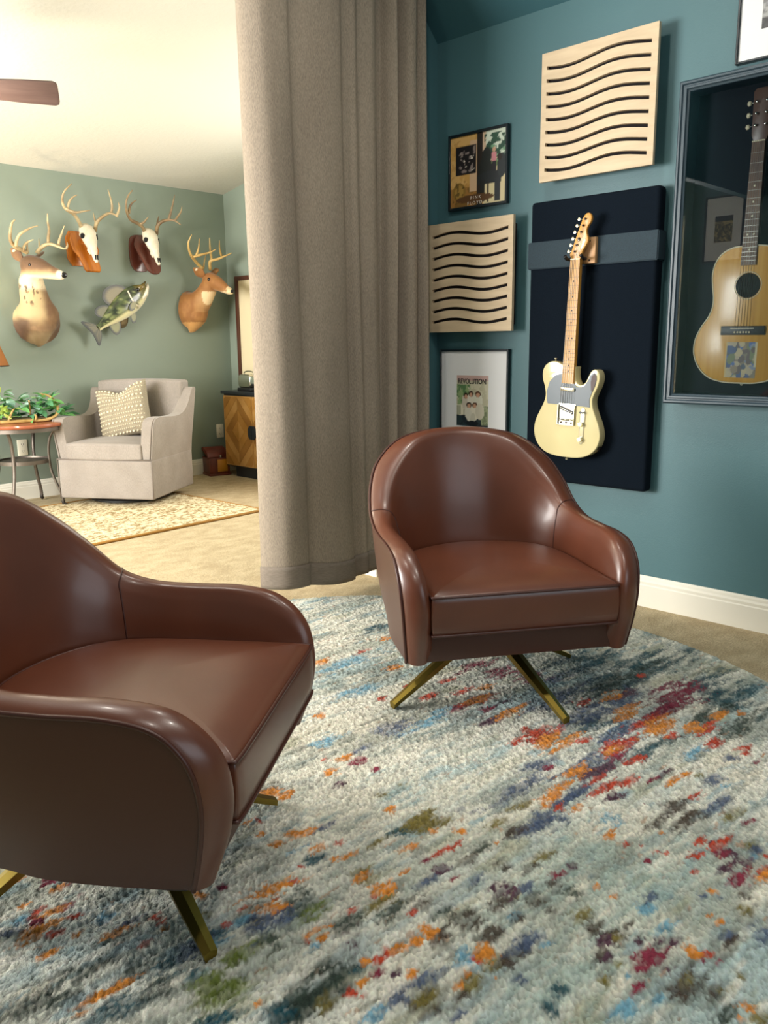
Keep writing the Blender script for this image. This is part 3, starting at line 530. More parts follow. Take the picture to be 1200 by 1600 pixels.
def leather_chair(name, label, loc, face, base_face):
    root = thing(name, label, 'chair', loc, face)
    n = 157
    R, I, B, J = (cr_(full(q), n) for q in (RIM, INN, BOT, SEA))
    T = np.gradient(R, axis=0); D = I-R; Nn = np.cross(T, D); Nn /= np.linalg.norm(Nn, axis=1)[:, None]+1e-9
    if Nn[n//2, 2] < 0: Nn = -Nn
    # outer shell
    k = 12; G = np.zeros((n, k, 3)); cen = R*0; outw = np.stack([R[:, 0], R[:, 1]-.05, 0*R[:, 0]], -1); outw /= np.linalg.norm(outw, axis=1)[:, None]
    fr = np.clip((.36-np.abs(R[:, 1]-0.0))/.3, 0, 1)
    for j in range(k):
        s = j/(k-1); G[:, j] = R*(1-s)+B*s + outw*(.012*math.sin(PI*s))[None, None] if False else R*(1-s)+B*s + outw*.012*math.sin(PI*s)*fr[:, None]
    outer = mesh('outer_shell', G.reshape(-1, 3), grid_faces(n, k), M['leather_shade'], root, True)
    # padded top, arm fronts and inside
    ctrl = []
    side = np.stack([-np.sign(R[:, 0])*np.minimum(1, np.abs(R[:, 0])/.15), np.clip((.0-R[:, 1])/.2, 0, 1), 0*R[:, 0]], -1); side /= np.linalg.norm(side, axis=1)[:, None]+1e-9
    for s, bl in ((0, 0), (.18, .010), (.5, .017), (.82, .012)): ctrl.append(R+D*s+Nn*bl)
    E_ = J-I
    for s, bl in ((.04, -.002), (.14, .004), (.35, .012), (.65, .012), (1, 0)): ctrl.append(I+E_*s+side*bl)
    ctrl = np.array(ctrl); kk = 30
    G = np.zeros((n, kk, 3))
    for i in range(n): G[i] = cr_(ctrl[:, i], kk)
    inner = mesh('padded_inside', G.reshape(-1, 3), grid_faces(n, kk, True), M['leather'], root, True)
    tube('rim_piping', R+Nn*.002, .0048, M['leather_pipe'], root, 6)
    for sgn in (0, 1):                                              # seams between back and arms
        i = int(n*.308) if sgn == 0 else n-1-int(n*.308)
        tube('seam', G[i, 0:kk-3]+Nn[i]*.0, .0022, M['leather_pipe'], inner, 5)
    # underside
    V = [tuple(p) for p in B]; slab('underside', [(p[0]*.99, p[1]*.99) for p in B[::3]], .206, .212, M['black'], root)
    # front rail under the cushion
    box('front_rail', (-.280, .262, .213), (.280, .305, .31), M['leather_shade'], root, .008)
    # cushion
    half = [(0, .352), (.18, .352), (.262, .350), (.275, .338), (.276, .27), (.273, .10), (.268, -.02), (.250, -.10), (.205, -.165), (.13, -.21), (.06, -.232), (0, -.238)]
    out = cr_(half + [(-x, y) for x, y in half[::-1][1:-1]], 96, True)
    c0 = np.array([0, .08])
    def ring(sc, z, dome=0):
        p = c0+(out-c0)*sc; zz = np.full((96, 1), z)
        return np.hstack([p, zz])
    rings = [ring(.5, .302), ring(.97, .302), ring(.995, .308), ring(1.006, .335), ring(1.01, .365), ring(1.004, .40), ring(.995, .416), ring(.975, .422), ring(.9, .431), ring(.7, .441), ring(.4, .447), ring(.12, .449)]
    V, F = ring_solid(rings); cu = mesh('seat_cushion', V, F, M['leather'], root, True)
    for sc, z in ((1.0, .417), (.995, .306)): tube('cushion_piping', ring(sc, z), .0042, M['leather_pipe'], cu, 6, True)
    # swivel and four splayed brass legs
    lathe('swivel_plate', [(.09, .17), (.11, .175), (.11, .207)], M['black'], root, 24)
    for q in range(4):
        an = base_face + PI/4 + q*PI/2
        dx, dy = math.cos(an), math.sin(an); px, py = -dy, dx
        secs = []
        for s in np.linspace(0, 1, 7):
            r = .02+(.368-.02)*s; z = .205*(1-s) + .016*s; w = .026*(1-s)+.014*s; h = .020*(1-s)+.010*s
            secs.append([(dx*r+px*a*w + dx*.0, dy*r+py*a*w, max(0, z+b*h)) for a, b in ((-1, .55), (0, 1.0), (1, .55), (.75, -1), (-.75, -1))])
        rr_ = math.cos(0); end = secs[-1]
        V = [p for s_ in secs for p in s_]; m_ = 5; F = []
        for i in range(6):
            for j in range(m_): F.append((i*m_+j, i*m_+(j+1) % m_, (i+1)*m_+(j+1) % m_, (i+1)*m_+j))
        F += [tuple(range(m_-1, -1, -1)), tuple(range(6*m_, 7*m_))]
        o = mesh('leg', V, F, M['brass'], root); bm = bmesh.new(); bm.from_mesh(o.data); bmesh.ops.recalc_face_normals(bm, faces=bm.faces[:]); bm.to_mesh(o.data); bm.free()
    return root
CH2 = leather_chair('swivel_chair', 'brown leather swivel chair beside the curtain, facing the camera, below the cream guitar', (2.063, 1.533, .0085), math.radians(-124.8-90), math.radians(-149+124.8+90))
CH1 = leather_chair('swivel_chair', 'dark brown leather swivel chair cut off by the left edge, seen from its shaded side', (.757, 1.505, .0085), math.radians(-54.6-90), math.radians(-51.6+54.6+90))

# ------------------------------------------------------------------ things on the teal wall
DEP = .072
def wave_panel(label, y, z, w, h, sgn, ph0, ph1, A):
    root = thing('wooden_diffuser', label, 'wall panel', group='wooden wave panels on the teal wall', mtx=on_right_wall(y, z, 0))
    box('backing', (-w/2+.03, -h/2+.03, .001), (w/2-.03, h/2-.03, DEP-.0165), M['felt'], root)
    x0, x1 = -w/2+.024, w/2-.026; nx = 44
    xs = [-w/2] + list(np.linspace(x0, x1, nx)) + [w/2]
    pitch = (h-.085)/8.4; th = .0135
    zl = [-h/2]
    for i in range(9):
        c = -h/2+.05+i*pitch; zl += [c-th/2, c+th/2]
    zl.append(h/2)
    box('felt_sheet', (-w/2+.012, -h/2+.012, DEP-.0165), (w/2-.012, h/2-.012, DEP-.0162), M['felt'], root)
    bm = bmesh.new(); grid = []
    for i, x in enumerate(xs):
        s = min(1, max(0, (x-x0)/(x1-x0))); off = sgn*A*math.sin(math.radians(ph0+ph1*s))
        grid.append([bm.verts.new((x, zz + (off if 0 < j < len(zl)-1 else 0), DEP-.016)) for j, zz in enumerate(zl)])
    for i in range(len(xs)-1):
        for j in range(len(zl)-1):
            if j % 2 == 1 and 0 < i < len(xs)-2: continue
            bm.faces.new((grid[i][j], grid[i+1][j], grid[i+1][j+1], grid[i][j+1]))
    r = bmesh.ops.extrude_face_region(bm, geom=bm.faces[:])
    for v in r['geom']:
        if isinstance(v, bmesh.types.BMVert): v.co.z = DEP
    bm_obj('slotted_face', bm, M['oak'], root)
wave_panel('square oak panel cut with nine wavy slots, the higher one over the cream guitar', 1.822, 2.005, .505, .495, -1, 12, 372, .0125)
wave_panel('square oak panel cut with nine wavy slots, the lower one next to the curtain', 2.446, 1.400, .488, .494, 1, -30, 415, .0098)

def flat_frame(name, label, cat, y, z, w, h, bar=.012, dep=.022, m='frame_black', picture=None, matw=True, group=None):
    root = thing(name, label, cat, mtx=on_right_wall(y, z, 0), group=group)
    for (a, b, c, d) in ((-w/2, -h/2, -w/2+bar, h/2), (w/2-bar, -h/2, w/2, h/2), (-w/2+bar, -h/2, w/2-bar, -h/2+bar), (-w/2+bar, h/2-bar, w/2-bar, h/2)):
        box('frame_bar', (a, b, .001), (c, d, dep), M[m], root, .0015, 1)
    box('mat_board' if matw else 'backing_board', (-w/2+bar, -h/2+bar, .001), (w/2-bar, h/2-bar, dep-.008), M['matboard'] if matw else M['frame_black'], root)
    return root
# record sleeve stand-in: generic ochre interior with dark seated figures and trees
root = flat_frame('framed_record', 'black framed record sleeve of ochre wall, green trees and dark seated figures', 'picture', 2.444, 1.871, .336, .330, matw=False)
def paint_record(u, v):
    p = Paint(u, v, 'c79a55'); p.noise(5, 1, .52, 'd9b070', .6); p.noise(9, 2, .66, 'a87a3c', .5)
    p.rect(0, .0, .5, .28, '9c7038'); p.noise(8, 11, .5, '6b5226', .7, (0, 0, .52, .26))
    p.rect(.36, .2, .50, .92, 'cfae8c'); p.rect(.48, 0, .58, 1, '2b2420'); p.rect(.58, .3, .66, 1, 'd3b79a')
    p.rect(.60, 0, 1, .62, 'd2c49a'); p.rect(.64, .62, 1, 1, 'cfd9c8'); p.noise(10, 3, .46, '2f5040', 1, (.62, .60, 1, .97)); p.noise(14, 4, .56, '6f9a78', 1, (.66, .58, 1, .8)); p.rect(.62, .50, 1, .58, '6f8a52')
    p.rect(.10, .46, .47, .86, '1d1a1c'); p.noise(16, 5, .60, '8a7d78', 1, (.12, .48, .46, .84)); p.noise(20, 6, .70, 'e0d6c8', 1, (.24, .5, .46, .8))
    p.ell(.66, .66, .085, .12, '1f2422'); p.ell(.64, .48, .12, .2, '1f2422'); p.rect(.50, .28, .92, .40, '23282b'); p.ell(.72, .38, .22, .07, '23282b')
    p.ell(.93, .50, .08, .16, '2a3033'); p.ell(.89, .62, .04, .05, '2b211c'); p.rect(.80, .02, .90, .34, '262b30'); p.rect(.55, .04, .63, .34, '20211f'); p.rect(.68, .02, .70, .3, '2a211a')
    p.rect(.76, .44, .83, .62, '232126'); p.rect(.75, .58, .83, .70, 'c9848a'); p.ell(.79, .73, .028, .04, 'c49a80')
    p.ell(.16, .22, .12, .13, '8a6a30'); p.ell(.16, .22, .085, .095, 'a5823f'); p.noise(22, 9, .58, '4e3d1c', .8, (.03, .05, .3, .36)); p.ell(.45, .10, .35, .06, '5a3d22')
    return p.c
printed('print', .312, .306, 70, paint_record, M['print'], root, .0146)
text('lettering', 'P I N K', .020, (-.01, -.125, .0150), M['ink_white'], root)
text('lettering', 'F L O Y D', .020, (-.015, -.148, .0150), M['ink_white'], root)
# magazine in a wide white mat
root = flat_frame('framed_magazine', 'black framed magazine cover in a wide white mat, behind the leather chair', 'picture', 2.457, .816, .410, .512, bar=.010)
def paint_mag(u, v):
    p = Paint(u, v, 'b9b59a'); p.noise(6, 31, .5, 'cfcab2', .8); p.rect(0, .9, 1, 1, 'c4a49c'); p.noise(8, 32, .5, '567a4e', 1, (0, .45, .42, .82)); p.noise(12, 33, .55, '8aa070', 1, (0, .4, .45, .8))
    p.rect(0, .0, 1, .2, '2a3a3e'); p.noise(9, 34, .55, '16202a', .8, (0, 0, 1, .24)); p.rect(0, .22, .3, .42, 'd9d3bc')
    for i in range(8): p.rect(.01+.036*i, .22, .022+.036*i, .40, '5a6a50')
    p.rect(.78, .04, 1, .4, '6f7a5c'); p.noise(15, 37, .5, '99a07e', 1, (.78, .04, 1, .4))
    for x, y, s, hair, cl in ((.30, .60, .10, '2c1d16', 'c8bfae'), (.46, .64, .09, '3a261a', 'dcd6c6'), (.68, .64, .11, '4f2f1c', 'd8d6c4'), (.40, .42, .11, '33231a', 'd2cdbc'), (.58, .42, .10, '5a3820', 'e0dac8')):
        p.ell(x, y-.13, s*1.3, .17, cl); p.ell(x, y, s*.8, .06, hair); p.ell(x, y-.018, s*.5, .042, 'c79a7e')
    p.ell(.40, .22, .10, .16, 'd6d2c2', .4); p.ell(.52, .15, .08, .12, 'cbc6b4', -.3); p.ell(.74, .3, .14, .16, 'cfc9b6'); p.ell(.5, .06, .2, .05, '101820')
    return p.c
pm = printed('magazine_cover', .190, .242, 60, paint_mag, M['print'], root, .0146); pm.location = (-.005, .012, 0)
text('masthead', 'REVOLUTION!', .034, (-.005, .094, .0150), M['ink'], root, sx=.80, bold=.0009)
# picture cut off at the top right
root = flat_frame('framed_photograph', 'black framed grey photograph in white mat, cut off in the top right corner', 'picture', 1.10, 2.245, .405, .382, bar=.008, dep=.024)
def paint_photo(u, v):
    p = Paint(u, v, '9a9a98'); p.noise(4, 51, .5, 'b9b9b6', .8); p.noise(7, 52, .6, '5f5f60', .8); p.rect(0, 0, 1, .2, '3c3d3f'); p.noise(10, 53, .5, '252628', .7, (0, 0, 1, .2)); return p.c
printed('print', .24, .185, 40, paint_photo, M['print'], root, .0166)

# black acoustic panel with its strap
root = thing('absorber_panel', 'tall black fabric acoustic panel with a charcoal strap behind the cream guitar', 'wall panel', mtx=on_right_wall(1.829, 1.09, 0))
box('fabric_panel', (-.292, -.594, .001), (.292, .594, .060), M['blackfab'], root, .016, 4)
bm = bmesh.new(); add_box(bm, (-.298, .318, .002), (.298, .430, .068)); bmesh.ops.bevel(bm, geom=bm.edges[:], offset=.004, segments=2, affect='EDGES')
auto_smooth(bm_obj('strap', bm, M['strap'], root))
# hanger
root = thing('guitar_hanger', 'pale wooden hanger block with black padded yoke on the charcoal strap', 'hanger', mtx=on_right_wall(1.822, 1.465, .069))
box('wooden_block', (-.034, -.052, 0), (.034, .05, .02), M['block'], root, .002)
for y in (-.04, .035): lathe('screw', [(.004, .02), (.004, .0215), (.002, .022)], M['dark_metal'], root, 10, (.008, y, 0))
HX = -.030
tube('yoke', cr_([(HX+.02, -.03, .02), (HX+.01, -.03, .034), (HX, -.03, .036)], 8), .007, M['black'], root)
for s in (-1, 1):
    tube('yoke_arm', cr_([(HX, -.03, .036), (HX+s*.022, -.033, .036), (HX+s*.035, -.034, .044), (HX+s*.037, -.032, .07), (HX+s*.036, -.022, .083)], 18), .0068, M['black'], root)

# cream electric guitar
def spline_outline(pts, n): return [tuple(p) for p in cr_(pts, n, True)]
EG = thing('electric_guitar', 'cream electric guitar with charcoal pickguard and maple neck hanging on the black panel', 'guitar', mtx=on_right_wall(1.883, .619, .0735, .034))
body = [(0, 0), (-.06, .003), (-.108, .018), (-.144, .052), (-.160, .098), (-.155, .145), (-.135, .190), (-.117, .228), (-.111, .258), (-.117, .292), (-.129, .325), (-.131, .357),
        (-.118, .384), (-.090, .400), (-.060, .399), (-.036, .389), (-.027, .383), (.0, .381), (.027, .383), (.0285, .370), (.031, .338), (.042, .315), (.060, .309), (.078, .320), (.092, .348), (.103, .368), (.120, .376),
        (.136, .366), (.143, .340), (.137, .307), (.124, .277), (.116, .250), (.120, .220), (.135, .185), (.154, .143), (.162, .096), (.147, .050), (.110, .018), (.06, .003)]
slab('body', spline_outline(body, 150), 0, .045, M['cream'], EG, .004, 3)
pg = [(-.100, .235), (-.103, .275), (-.092, .315), (-.066, .343), (-.030, .352), (-.0285, .338), (-.0285, .312), (.0, .310), (.0285, .312), (.033, .306), (.045, .300), (.062, .299), (.078, .308), (.092, .331), (.103, .353), (.118, .362), (.128, .352), (.130, .335),
      (.124, .307), (.112, .280), (.104, .256), (.105, .236), (.108, .220), (.06, .222), (-.05, .222), (-.096, .222)]
pgo = slab('pickguard', [tuple(p) for p in pg], .0452, .0474, M['pickguard'], EG)
slab('pickguard_tip', [(.108, .346), (.119, .359), (.127, .351), (.129, .336), (.123, .307), (.113, .283), (.108, .292), (.105, .322)], .0475, .0480, M['pickguard_end'], pgo)
# neck
nk = slab('neck', [(-.0275, .312), (.0275, .312), (.0212, .812), (-.0212, .812)], .030, .0505, M['maple'], EG, .004, 2)
slab('fretboard', [(-.0275, .313), (.0275, .313), (.0212, .812), (-.0212, .812)], .0506, .0548, M['maple2'], nk)
for i in range(1, 22):
    y = .164+.648*2**(-i/12); w = .0208+(.812-y)*.0125
    if y > .315: box('fret', (-w, y-.0006, .0548), (w, y+.0006, .0553), M['fretwire'], nk)
for i in (3, 5, 7, 9, 12, 15, 17, 19, 21):
    y = .164+.648*(2**(-i/12)+2**(-(i-1)/12))/2
    for x in ((-.008, .008) if i == 12 else (0,)):
        lathe('dot', [(.0034, .0548), (.0034, .0553)], M['ink'], nk, 10, (x, y, 0))
head = [(-.0212, .812), (-.026, .822), (-.0285, .832), (-.022, .846), (-.004, .900), (.016, .955), (.023, .972), (.033, .984), (.046, .987), (.055, .981), (.060, .968), (.057, .952), (.046, .937), (.041, .922), (.044, .905), (.051, .890), (.050, .878), (.041, .862), (.030, .846), (.0255, .832), (.024, .820), (.0212, .812)]
hd = slab('headstock', [tuple(p) for p in cr_(head, 90, False)][:-1], .036, .050, M['maple'], EG, .002, 2)
box('nut', (-.0212, .810, .050), (.0212, .814, .0568), M['ivory'], EG)
slab('decal', [(.022, .852), (.03, .862), (.038, .885), (.034, .888), (.026, .866)], .0501, .0504, M['nickel'], hd)
tun = []
for i in range(6):
    y = .842+.0245*i; x = -.0185+.0079*i+.013; xe = x-.0335
    lathe('tuner_post', [(.0042, .050), (.0042, .056), (.003, .060)], M['dark_metal'], EG, 10, (x, y, 0)); tun.append((x, y))
    tk = tube('tuner', [(x-.018, y, .043), (xe+.004, y+.002, .043)], .0024, M['chrome'], EG, 6)
    lathe('tuner_button', [(.001, -.003), (.0062, -.002), (.0062, .002), (.001, .003)], M['nickel'], tk, 12, (xe, y+.002, .043))
lathe('string_tree', [(.004, .050), (.005, .054), (.002, .0555)], M['nickel'], hd, 10, (.010, .885, 0))
slab('skunk_plug', [(.0, .822), (.004, .831), (.005, .838), (.001, .832)], .0501, .0504, M['dark_metal'], hd)
# hardware
bp_ = slab('neck_pickup', spline_outline([(-.031, .281), (-.034, .288), (-.031, .295), (0, .2955), (.031, .295), (.034, .288), (.031, .281), (0, .2805)], 40), .0475, .0545, M['nickel'], EG, .002)
br = slab('bridge_plate', [(-.040, .139), (.040, .139), (.040, .228), (-.040, .228)], .0455, .0475, M['nickel'], EG)
for s in (-1, 1): box('bridge_wall', (s*.039-.001, .139, .0475), (s*.039+.001, .222, .0555), M['nickel'], br)
box('bridge_wall', (-.039, .1385, .0475), (.039, .1405, .0555), M['nickel'], br)
slab('bridge_pickup', [(-.034, .205), (.030, .184), (.034, .197), (-.030, .218)], .0475, .0525, M['black'], br)
for i in range(6): lathe('pole_piece', [(.0028, .0525), (.0028, .0535)], M['nickel'], br, 8, (-.025+.0102*i, .2085-.0033*i, 0))
for i in range(3): tube('saddle', [(-.036+.0245*i, .160, .0515), (-.014+.0245*i, .160, .0515)], .004, M['nickel'], br, 8)
for i in range(3): lathe('ferrule', [(.005, .0475), (.005, .049), (.002, .0492)], M['dark_metal'], br, 10, (-.024+.0245*i, .148, 0))
cp = slab('control_plate', spline_outline([(.075, .062), (.066, .072), (.064, .085), (.064, .135), (.064, .190), (.066, .206), (.077, .216), (.088, .206), (.090, .190), (.088, .135), (.086, .085), (.084, .070)], 48), .0455, .0475, M['nickel'], EG, .0008)
box('switch_slot', (.0755, .163, .0475), (.0775, .19, .0478), M['dark_metal'], cp)
slab('switch_tip', spline_outline([(.064+.003, .197), (.077, .202), (.089, .197), (.077, .192)], 20), .056, .063, M['black'], cp, .002)
tube('switch_stem', [(.077, .19, .047), (.077, .197, .058)], .0016, M['chrome'], cp, 6)
for y in (.147, .083): lathe('knob', [(.0095, .0475), (.0095, .0625), (.0088, .0645), (.002, .065)], M['nickel'], EG, 20, (.0755, y, 0))
tubes('strings', [([(-.0165+.0066*i, .815, .0565), (-.0255+.0102*i, .312, .0588), (-.0275+.0110*i, .160, .0562)], .00045 + .00012*(5-i)) for i in range(6)] +
      [([tun[i] + (.0565,), (-.0165+.0066*i, .813, .0566)], .0005) for i in range(6)], M['steel'], EG, 4)
for p, d in (((0, -.001, .0225), (0, -1, 0)), ((-.083, .402, .0225), (-.1, 1, 0))):
    d = np.array(d); p = np.array(p); tube('strap_button', [p, p+d*.007, p+d*.008, p+d*.012], [.003, .003, .0065, .0065], M['nickel'], EG, 12)
tube('jack_cup', [(.150, .052, .0225), (.156, .049, .0225)], [.011, .010], M['dark_metal'], EG, 14)
# ------------------------------------------------------------------ shadow box with the acoustic guitar
SBW, SBH, SBD = .60, 1.155, .10
SBY, SBZ = 1.467-SBW/2, .8645+SBH/2
root = thing('shadow_box', 'large glazed slate-framed shadow box at the right edge holding an old acoustic guitar', 'shadow box', mtx=on_right_wall(SBY, SBZ, 0))
# stepped moulding swept round the rectangle, one mitred rail per side
prof = [(0, .012), (0, .092), (.006, .100), (.012, .100), (.016, .094), (.020, .094), (.023, .099), (.029, .099), (.032, .092), (.038, .088), (.040, .080), (.040, .012)]
cor = [(-1, -1), (1, -1), (1, 1), (-1, 1)]
for q in range(4):
    V = []
    for cx, cy in (cor[q], cor[(q+1) % 4]):
        for d, z in prof: V.append((cx*(SBW/2-d), cy*(SBH/2-d), z))
    n = len(prof); F = [(i, (i+1) % n, n+(i+1) % n, n+i) for i in range(n)] + [tuple(range(n)), tuple(range(2*n-1, n-1, -1))]
    bm = bmesh.new(); vs = [bm.verts.new(p) for p in V]; [bm.faces.new([vs[i] for i in f]) for f in F]
    bm_obj('frame_rail', bm, M['slate'], root)
box('back_board', (-SBW/2+.01, -SBH/2+.01, .002), (SBW/2-.01, SBH/2-.01, .012), M['navy'], root)
for a, b, c, d in ((-SBW/2+.030, -SBH/2+.030, -SBW/2+.038, SBH/2-.030), (SBW/2-.038, -SBH/2+.030, SBW/2-.030, SBH/2-.030), (-SBW/2+.038, -SBH/2+.030, SBW/2-.038, -SBH/2+.038), (-SBW/2+.038, SBH/2-.038, SBW/2-.038, SBH/2-.030)):
    box('inner_lining', (a, b, .012), (c, d, .088), M['navy'], root)
box('glass_pane', (-SBW/2+.039, -SBH/2+.039, .0885), (SBW/2-.039, SBH/2-.039, .0905), M['glass'], root)
for y in (-.46, -.2, .2, .45): box('hinge_clip', (-SBW/2-.002, y-.02, .04), (-SBW/2, y+.02, .06), M['steel'], root)

AG = thing('acoustic_guitar', 'old small acoustic guitar with worn yellow spruce top, displayed inside the glazed box', 'guitar', mtx=on_right_wall(1.186, .948, .014, .012))
hb = [(0, 0), (.06, .002), (.115, .018), (.155, .055), (.176, .105), (.174, .155), (.155, .20), (.130, .238), (.118, .272), (.117, .305), (.123, .345), (.127, .385), (.120, .425), (.098, .458), (.065, .476), (.03, .481), (0, .482)]
outl = cr_(hb + [(-x, y) for x, y in hb[::-1][1:-1]], 140, True)
slab('body', [tuple(p) for p in outl], 0, .0605, M['spruce_side'], AG, .002)
top = slab('spruce_top', [tuple(p) for p in outl*np.array([.985, .99])+np.array([0, .0025])], .0605, .0632, M['spruce'], AG, .001)
tube('binding', [(p[0], p[1], .0618) for p in outl], .0028, M['ivory'], AG, 6, True)
SH = (.004, .345)
lathe('soundhole', [(.0435, .0633), (.0435, .0636), (.001, .0637)], M['hole'], top, 36, (SH[0], SH[1], 0))
tube('rosette', [(SH[0]+.047*math.cos(a), SH[1]+.047*math.sin(a), .0632) for a in np.linspace(0, 2*PI, 48, False)], .0016, M['ivory'], top, 5, True)
brd = slab('bridge', [(-.078, .172), (.078, .172), (.078, .204), (-.078, .204)], .0633, .0715, M['black'], AG, .002)
box('saddle', (-.042, .194, .0715), (.042, .197, .0745), M['ivory'], brd)
for i in range(6): lathe('bridge_pin', [(.003, .0715), (.0035, .074), (.001, .075)], M['ivory'], brd, 8, (-.026+.0104*i, .182, 0))
def paint_collage(u, v):
    p = Paint(u, v, '7d6f58')
    rng = random.Random(4)
    for i in range(60):
        col = rng.choice(['2e4a7a', '3f62a0', 'b9a888', '8d7a5e', '6f7a4a', '33465e', 'c6b184', '5a4a44', '7f8aa0'])
        p.ell(rng.random(), rng.random(), rng.uniform(.06, .22), rng.uniform(.05, .16), col, rng.uniform(0, 3))
    p.rect(.0, .0, .05, 1, 'd6b56a'); p.rect(.93, .3, 1, 1, 'd6c79a'); return p.c
cg = printed('collage_sticker', .112, .128, 40, paint_collage, M['print'], AG, .0); cg.location = (.0, .083, .0636)
nk = slab('neck', [(-.026, .47), (.026, .47), (.0215, .825), (-.0215, .825)], .040, .062, M['headwood'], AG, .004)
fb = slab('fretboard', [(-.027, .415), (.027, .415), (.0215, .825), (-.0215, .825)], .0634, .0690, M['rosewood'], nk)
for i in range(1, 19):
    y = .825-.630*(1-2**(-i/12)); w = .0212+(.825-y)*.0132
    if y > .418: box('fret', (-w, y-.0008, .069), (w, y+.0008, .0699), M['steel'], nk)
for i in (5, 7, 9, 12, 15):
    y = .825-.630*(1-(2**(-i/12)+2**(-(i-1)/12))/2)
    for x in ((-.011, .011) if i == 12 else (0,)): lathe('dot', [(.0035, .069), (.0035, .0694)], M['ivory'], nk, 10, (x, y, 0))
box('nut', (-.0215, .825, .060), (.0215, .829, .0715), M['ivory'], AG)
hd = slab('headstock', [(-.0215, .829), (-.030, .85), (-.033, .99), (-.024, 1.0), (.024, 1.0), (.033, .99), (.030, .85), (.0215, .829)], .046, .060, M['headwood'], AG, .002)
for s in (-1, 1):
    for y in (.880, .918, .956):
        lathe('tuner_post', [(.004, .060), (.004, .070), (.002, .071)], M['chrome'], AG, 10, (s*.017, y, 0))
        t = tube('tuner', [(s*.030, y, .052), (s*.043, y, .052)], .0025, M['chrome'], AG, 6)
        tube('tuner_button', [(s*.040, y, .052), (s*.044, y, .052), (s*.052, y, .052), (s*.055, y, .052)], [.003, .0085, .0085, .003], M['ivory'], t, 12, flat=.55)
tubes('strings', [([(-.0165+.0066*i, .829, .0718), (-.026+.0104*i, .195, .0752)], .0005) for i in range(6)], M['steel'], AG, 4)
lathe('end_pin', [(.004, 0), (.006, .004), (.002, .008)], M['ivory'], AG, 12, (0, -.005, .03))

# framed picture on the left wall, mirrored in the glass
root = thing('framed_poster', 'white matted poster on the opposite wall, mirrored in the glass of the shadow box', 'picture', mtx=Matrix(((0, 0, 1, XL), (1, 0, 0, 2.955), (0, 1, 0, 2.0), (0, 0, 0, 1))))
for a, b, c, d in ((-.165, -.265, -.150, .265), (.150, -.265, .165, .265), (-.15, -.265, .15, -.25), (-.15, .25, .15, .265)): box('frame_bar', (a, b, .001), (c, d, .022), M['frame_black'], root)
box('mat_board', (-.15, -.25, .001), (.15, .25, .014), M['matboard'], root)
def paint_poster(u, v):
    p = Paint(u, v, 'b9a86a'); p.noise(7, 61, .5, '6e6440', .8); p.rect(0, .8, 1, 1, '2a2620'); p.noise(14, 62, .5, '3a3626', .9, (0, 0, 1, .7)); return p.c
printed('print', .15, .21, 30, paint_poster, M['print'], root, .0150)

# ------------------------------------------------------------------ trims of the added fill lights (near ceiling)
for x, y in FILLS:
    z = 2.93; lab = {(1.6, .35): 'above the front of the rug', (1.9, 1.75): 'above the leather chair by the curtain', (.55, 2.2): 'beside the added beam at left', (.2, .3): 'behind the dark left chair'}[(x, y)]
    t = thing('fill_fixture', 'round white added fill light in the dark teal ceiling '+lab, 'light', (x, y, z), 0, 'added fill lights in the near ceiling')
    lathe('trim_ring', [(.075, .009), (.095, .009), (.095, .004), (.078, .0), (.075, .004)], M['trim'], t, 28)

# ------------------------------------------------------------------ far room: mounts on the sage wall
def loft(path, ra, rb, n=18, upv=(0, 1, 0)):
    """elliptical tube: ra along 'up', rb sideways"""
    P = np.array(path, float); T = np.gradient(P, axis=0); T /= np.linalg.norm(T, axis=1)[:, None]; V = []
    for i in range(len(P)):
        U = np.array(upv, float); U = U-T[i]*(U@T[i]); U /= np.linalg.norm(U)+1e-9; B = np.cross(T[i], U)
        for j in range(n):
            a = 2*PI*j/n; V.append(P[i]+U*ra[i]*math.cos(a)+B*rb[i]*math.sin(a))
    F = [(i*n+j, i*n+(j+1) % n, (i+1)*n+(j+1) % n, (i+1)*n+j) for i in range(len(P)-1) for j in range(n)]
    F += [tuple(range(n-1, -1, -1)), tuple(range((len(P)-1)*n, len(P)*n))]
    return V, F
def fuse(name, lofts, m, parent, voxel, colfn, smooth_it=4):
    """join closed lofts into one continuous skin by voxel remeshing"""
    V, F = [], []
    for v, f in lofts:
        o = len(V); V += list(v); F += [tuple(i+o for i in q) for q in f]
    o = mesh('tmp', V, F); bm = bmesh.new(); bm.from_mesh(o.data); bmesh.ops.recalc_face_normals(bm, faces=bm.faces[:]); bm.to_mesh(o.data); bm.free()
    r = o.modifiers.new('r', 'REMESH'); r.mode = 'VOXEL'; r.voxel_size = voxel
    s = o.modifiers.new('s', 'SMOOTH'); s.iterations = smooth_it; s.factor = .5
    dg = bpy.context.evaluated_depsgraph_get(); me = bpy.data.meshes.new_from_object(o.evaluated_get(dg)); bpy.data.objects.remove(o); me.name = name
    co = np.zeros(len(me.vertices)*3, np.float32); me.vertices.foreach_get('co', co); co = co.reshape(-1, 3)
    a = me.color_attributes.new('Col', 'FLOAT_COLOR', 'POINT'); c = np.ones((len(co), 4), np.float32); c[:, :3] = colfn(co); a.data.foreach_set('color', c.ravel())
    return link(name, me, m, parent, True)
def antler_set(items, m, parent, shift=(0, 0, 0)):
    for side in (0, 1):
        beam = items[side]
        its = []
        for pts, r in beam:
            P = cr_([(p[0]+shift[0], p[1]+shift[1], p[2]+shift[2]) for p in pts], 4*len(pts)); t = np.linspace(0, 1, len(P))
            its.append((P, r*(1.08-.80*t**1.6)))
        tubes('antler', its, m, parent, 8)
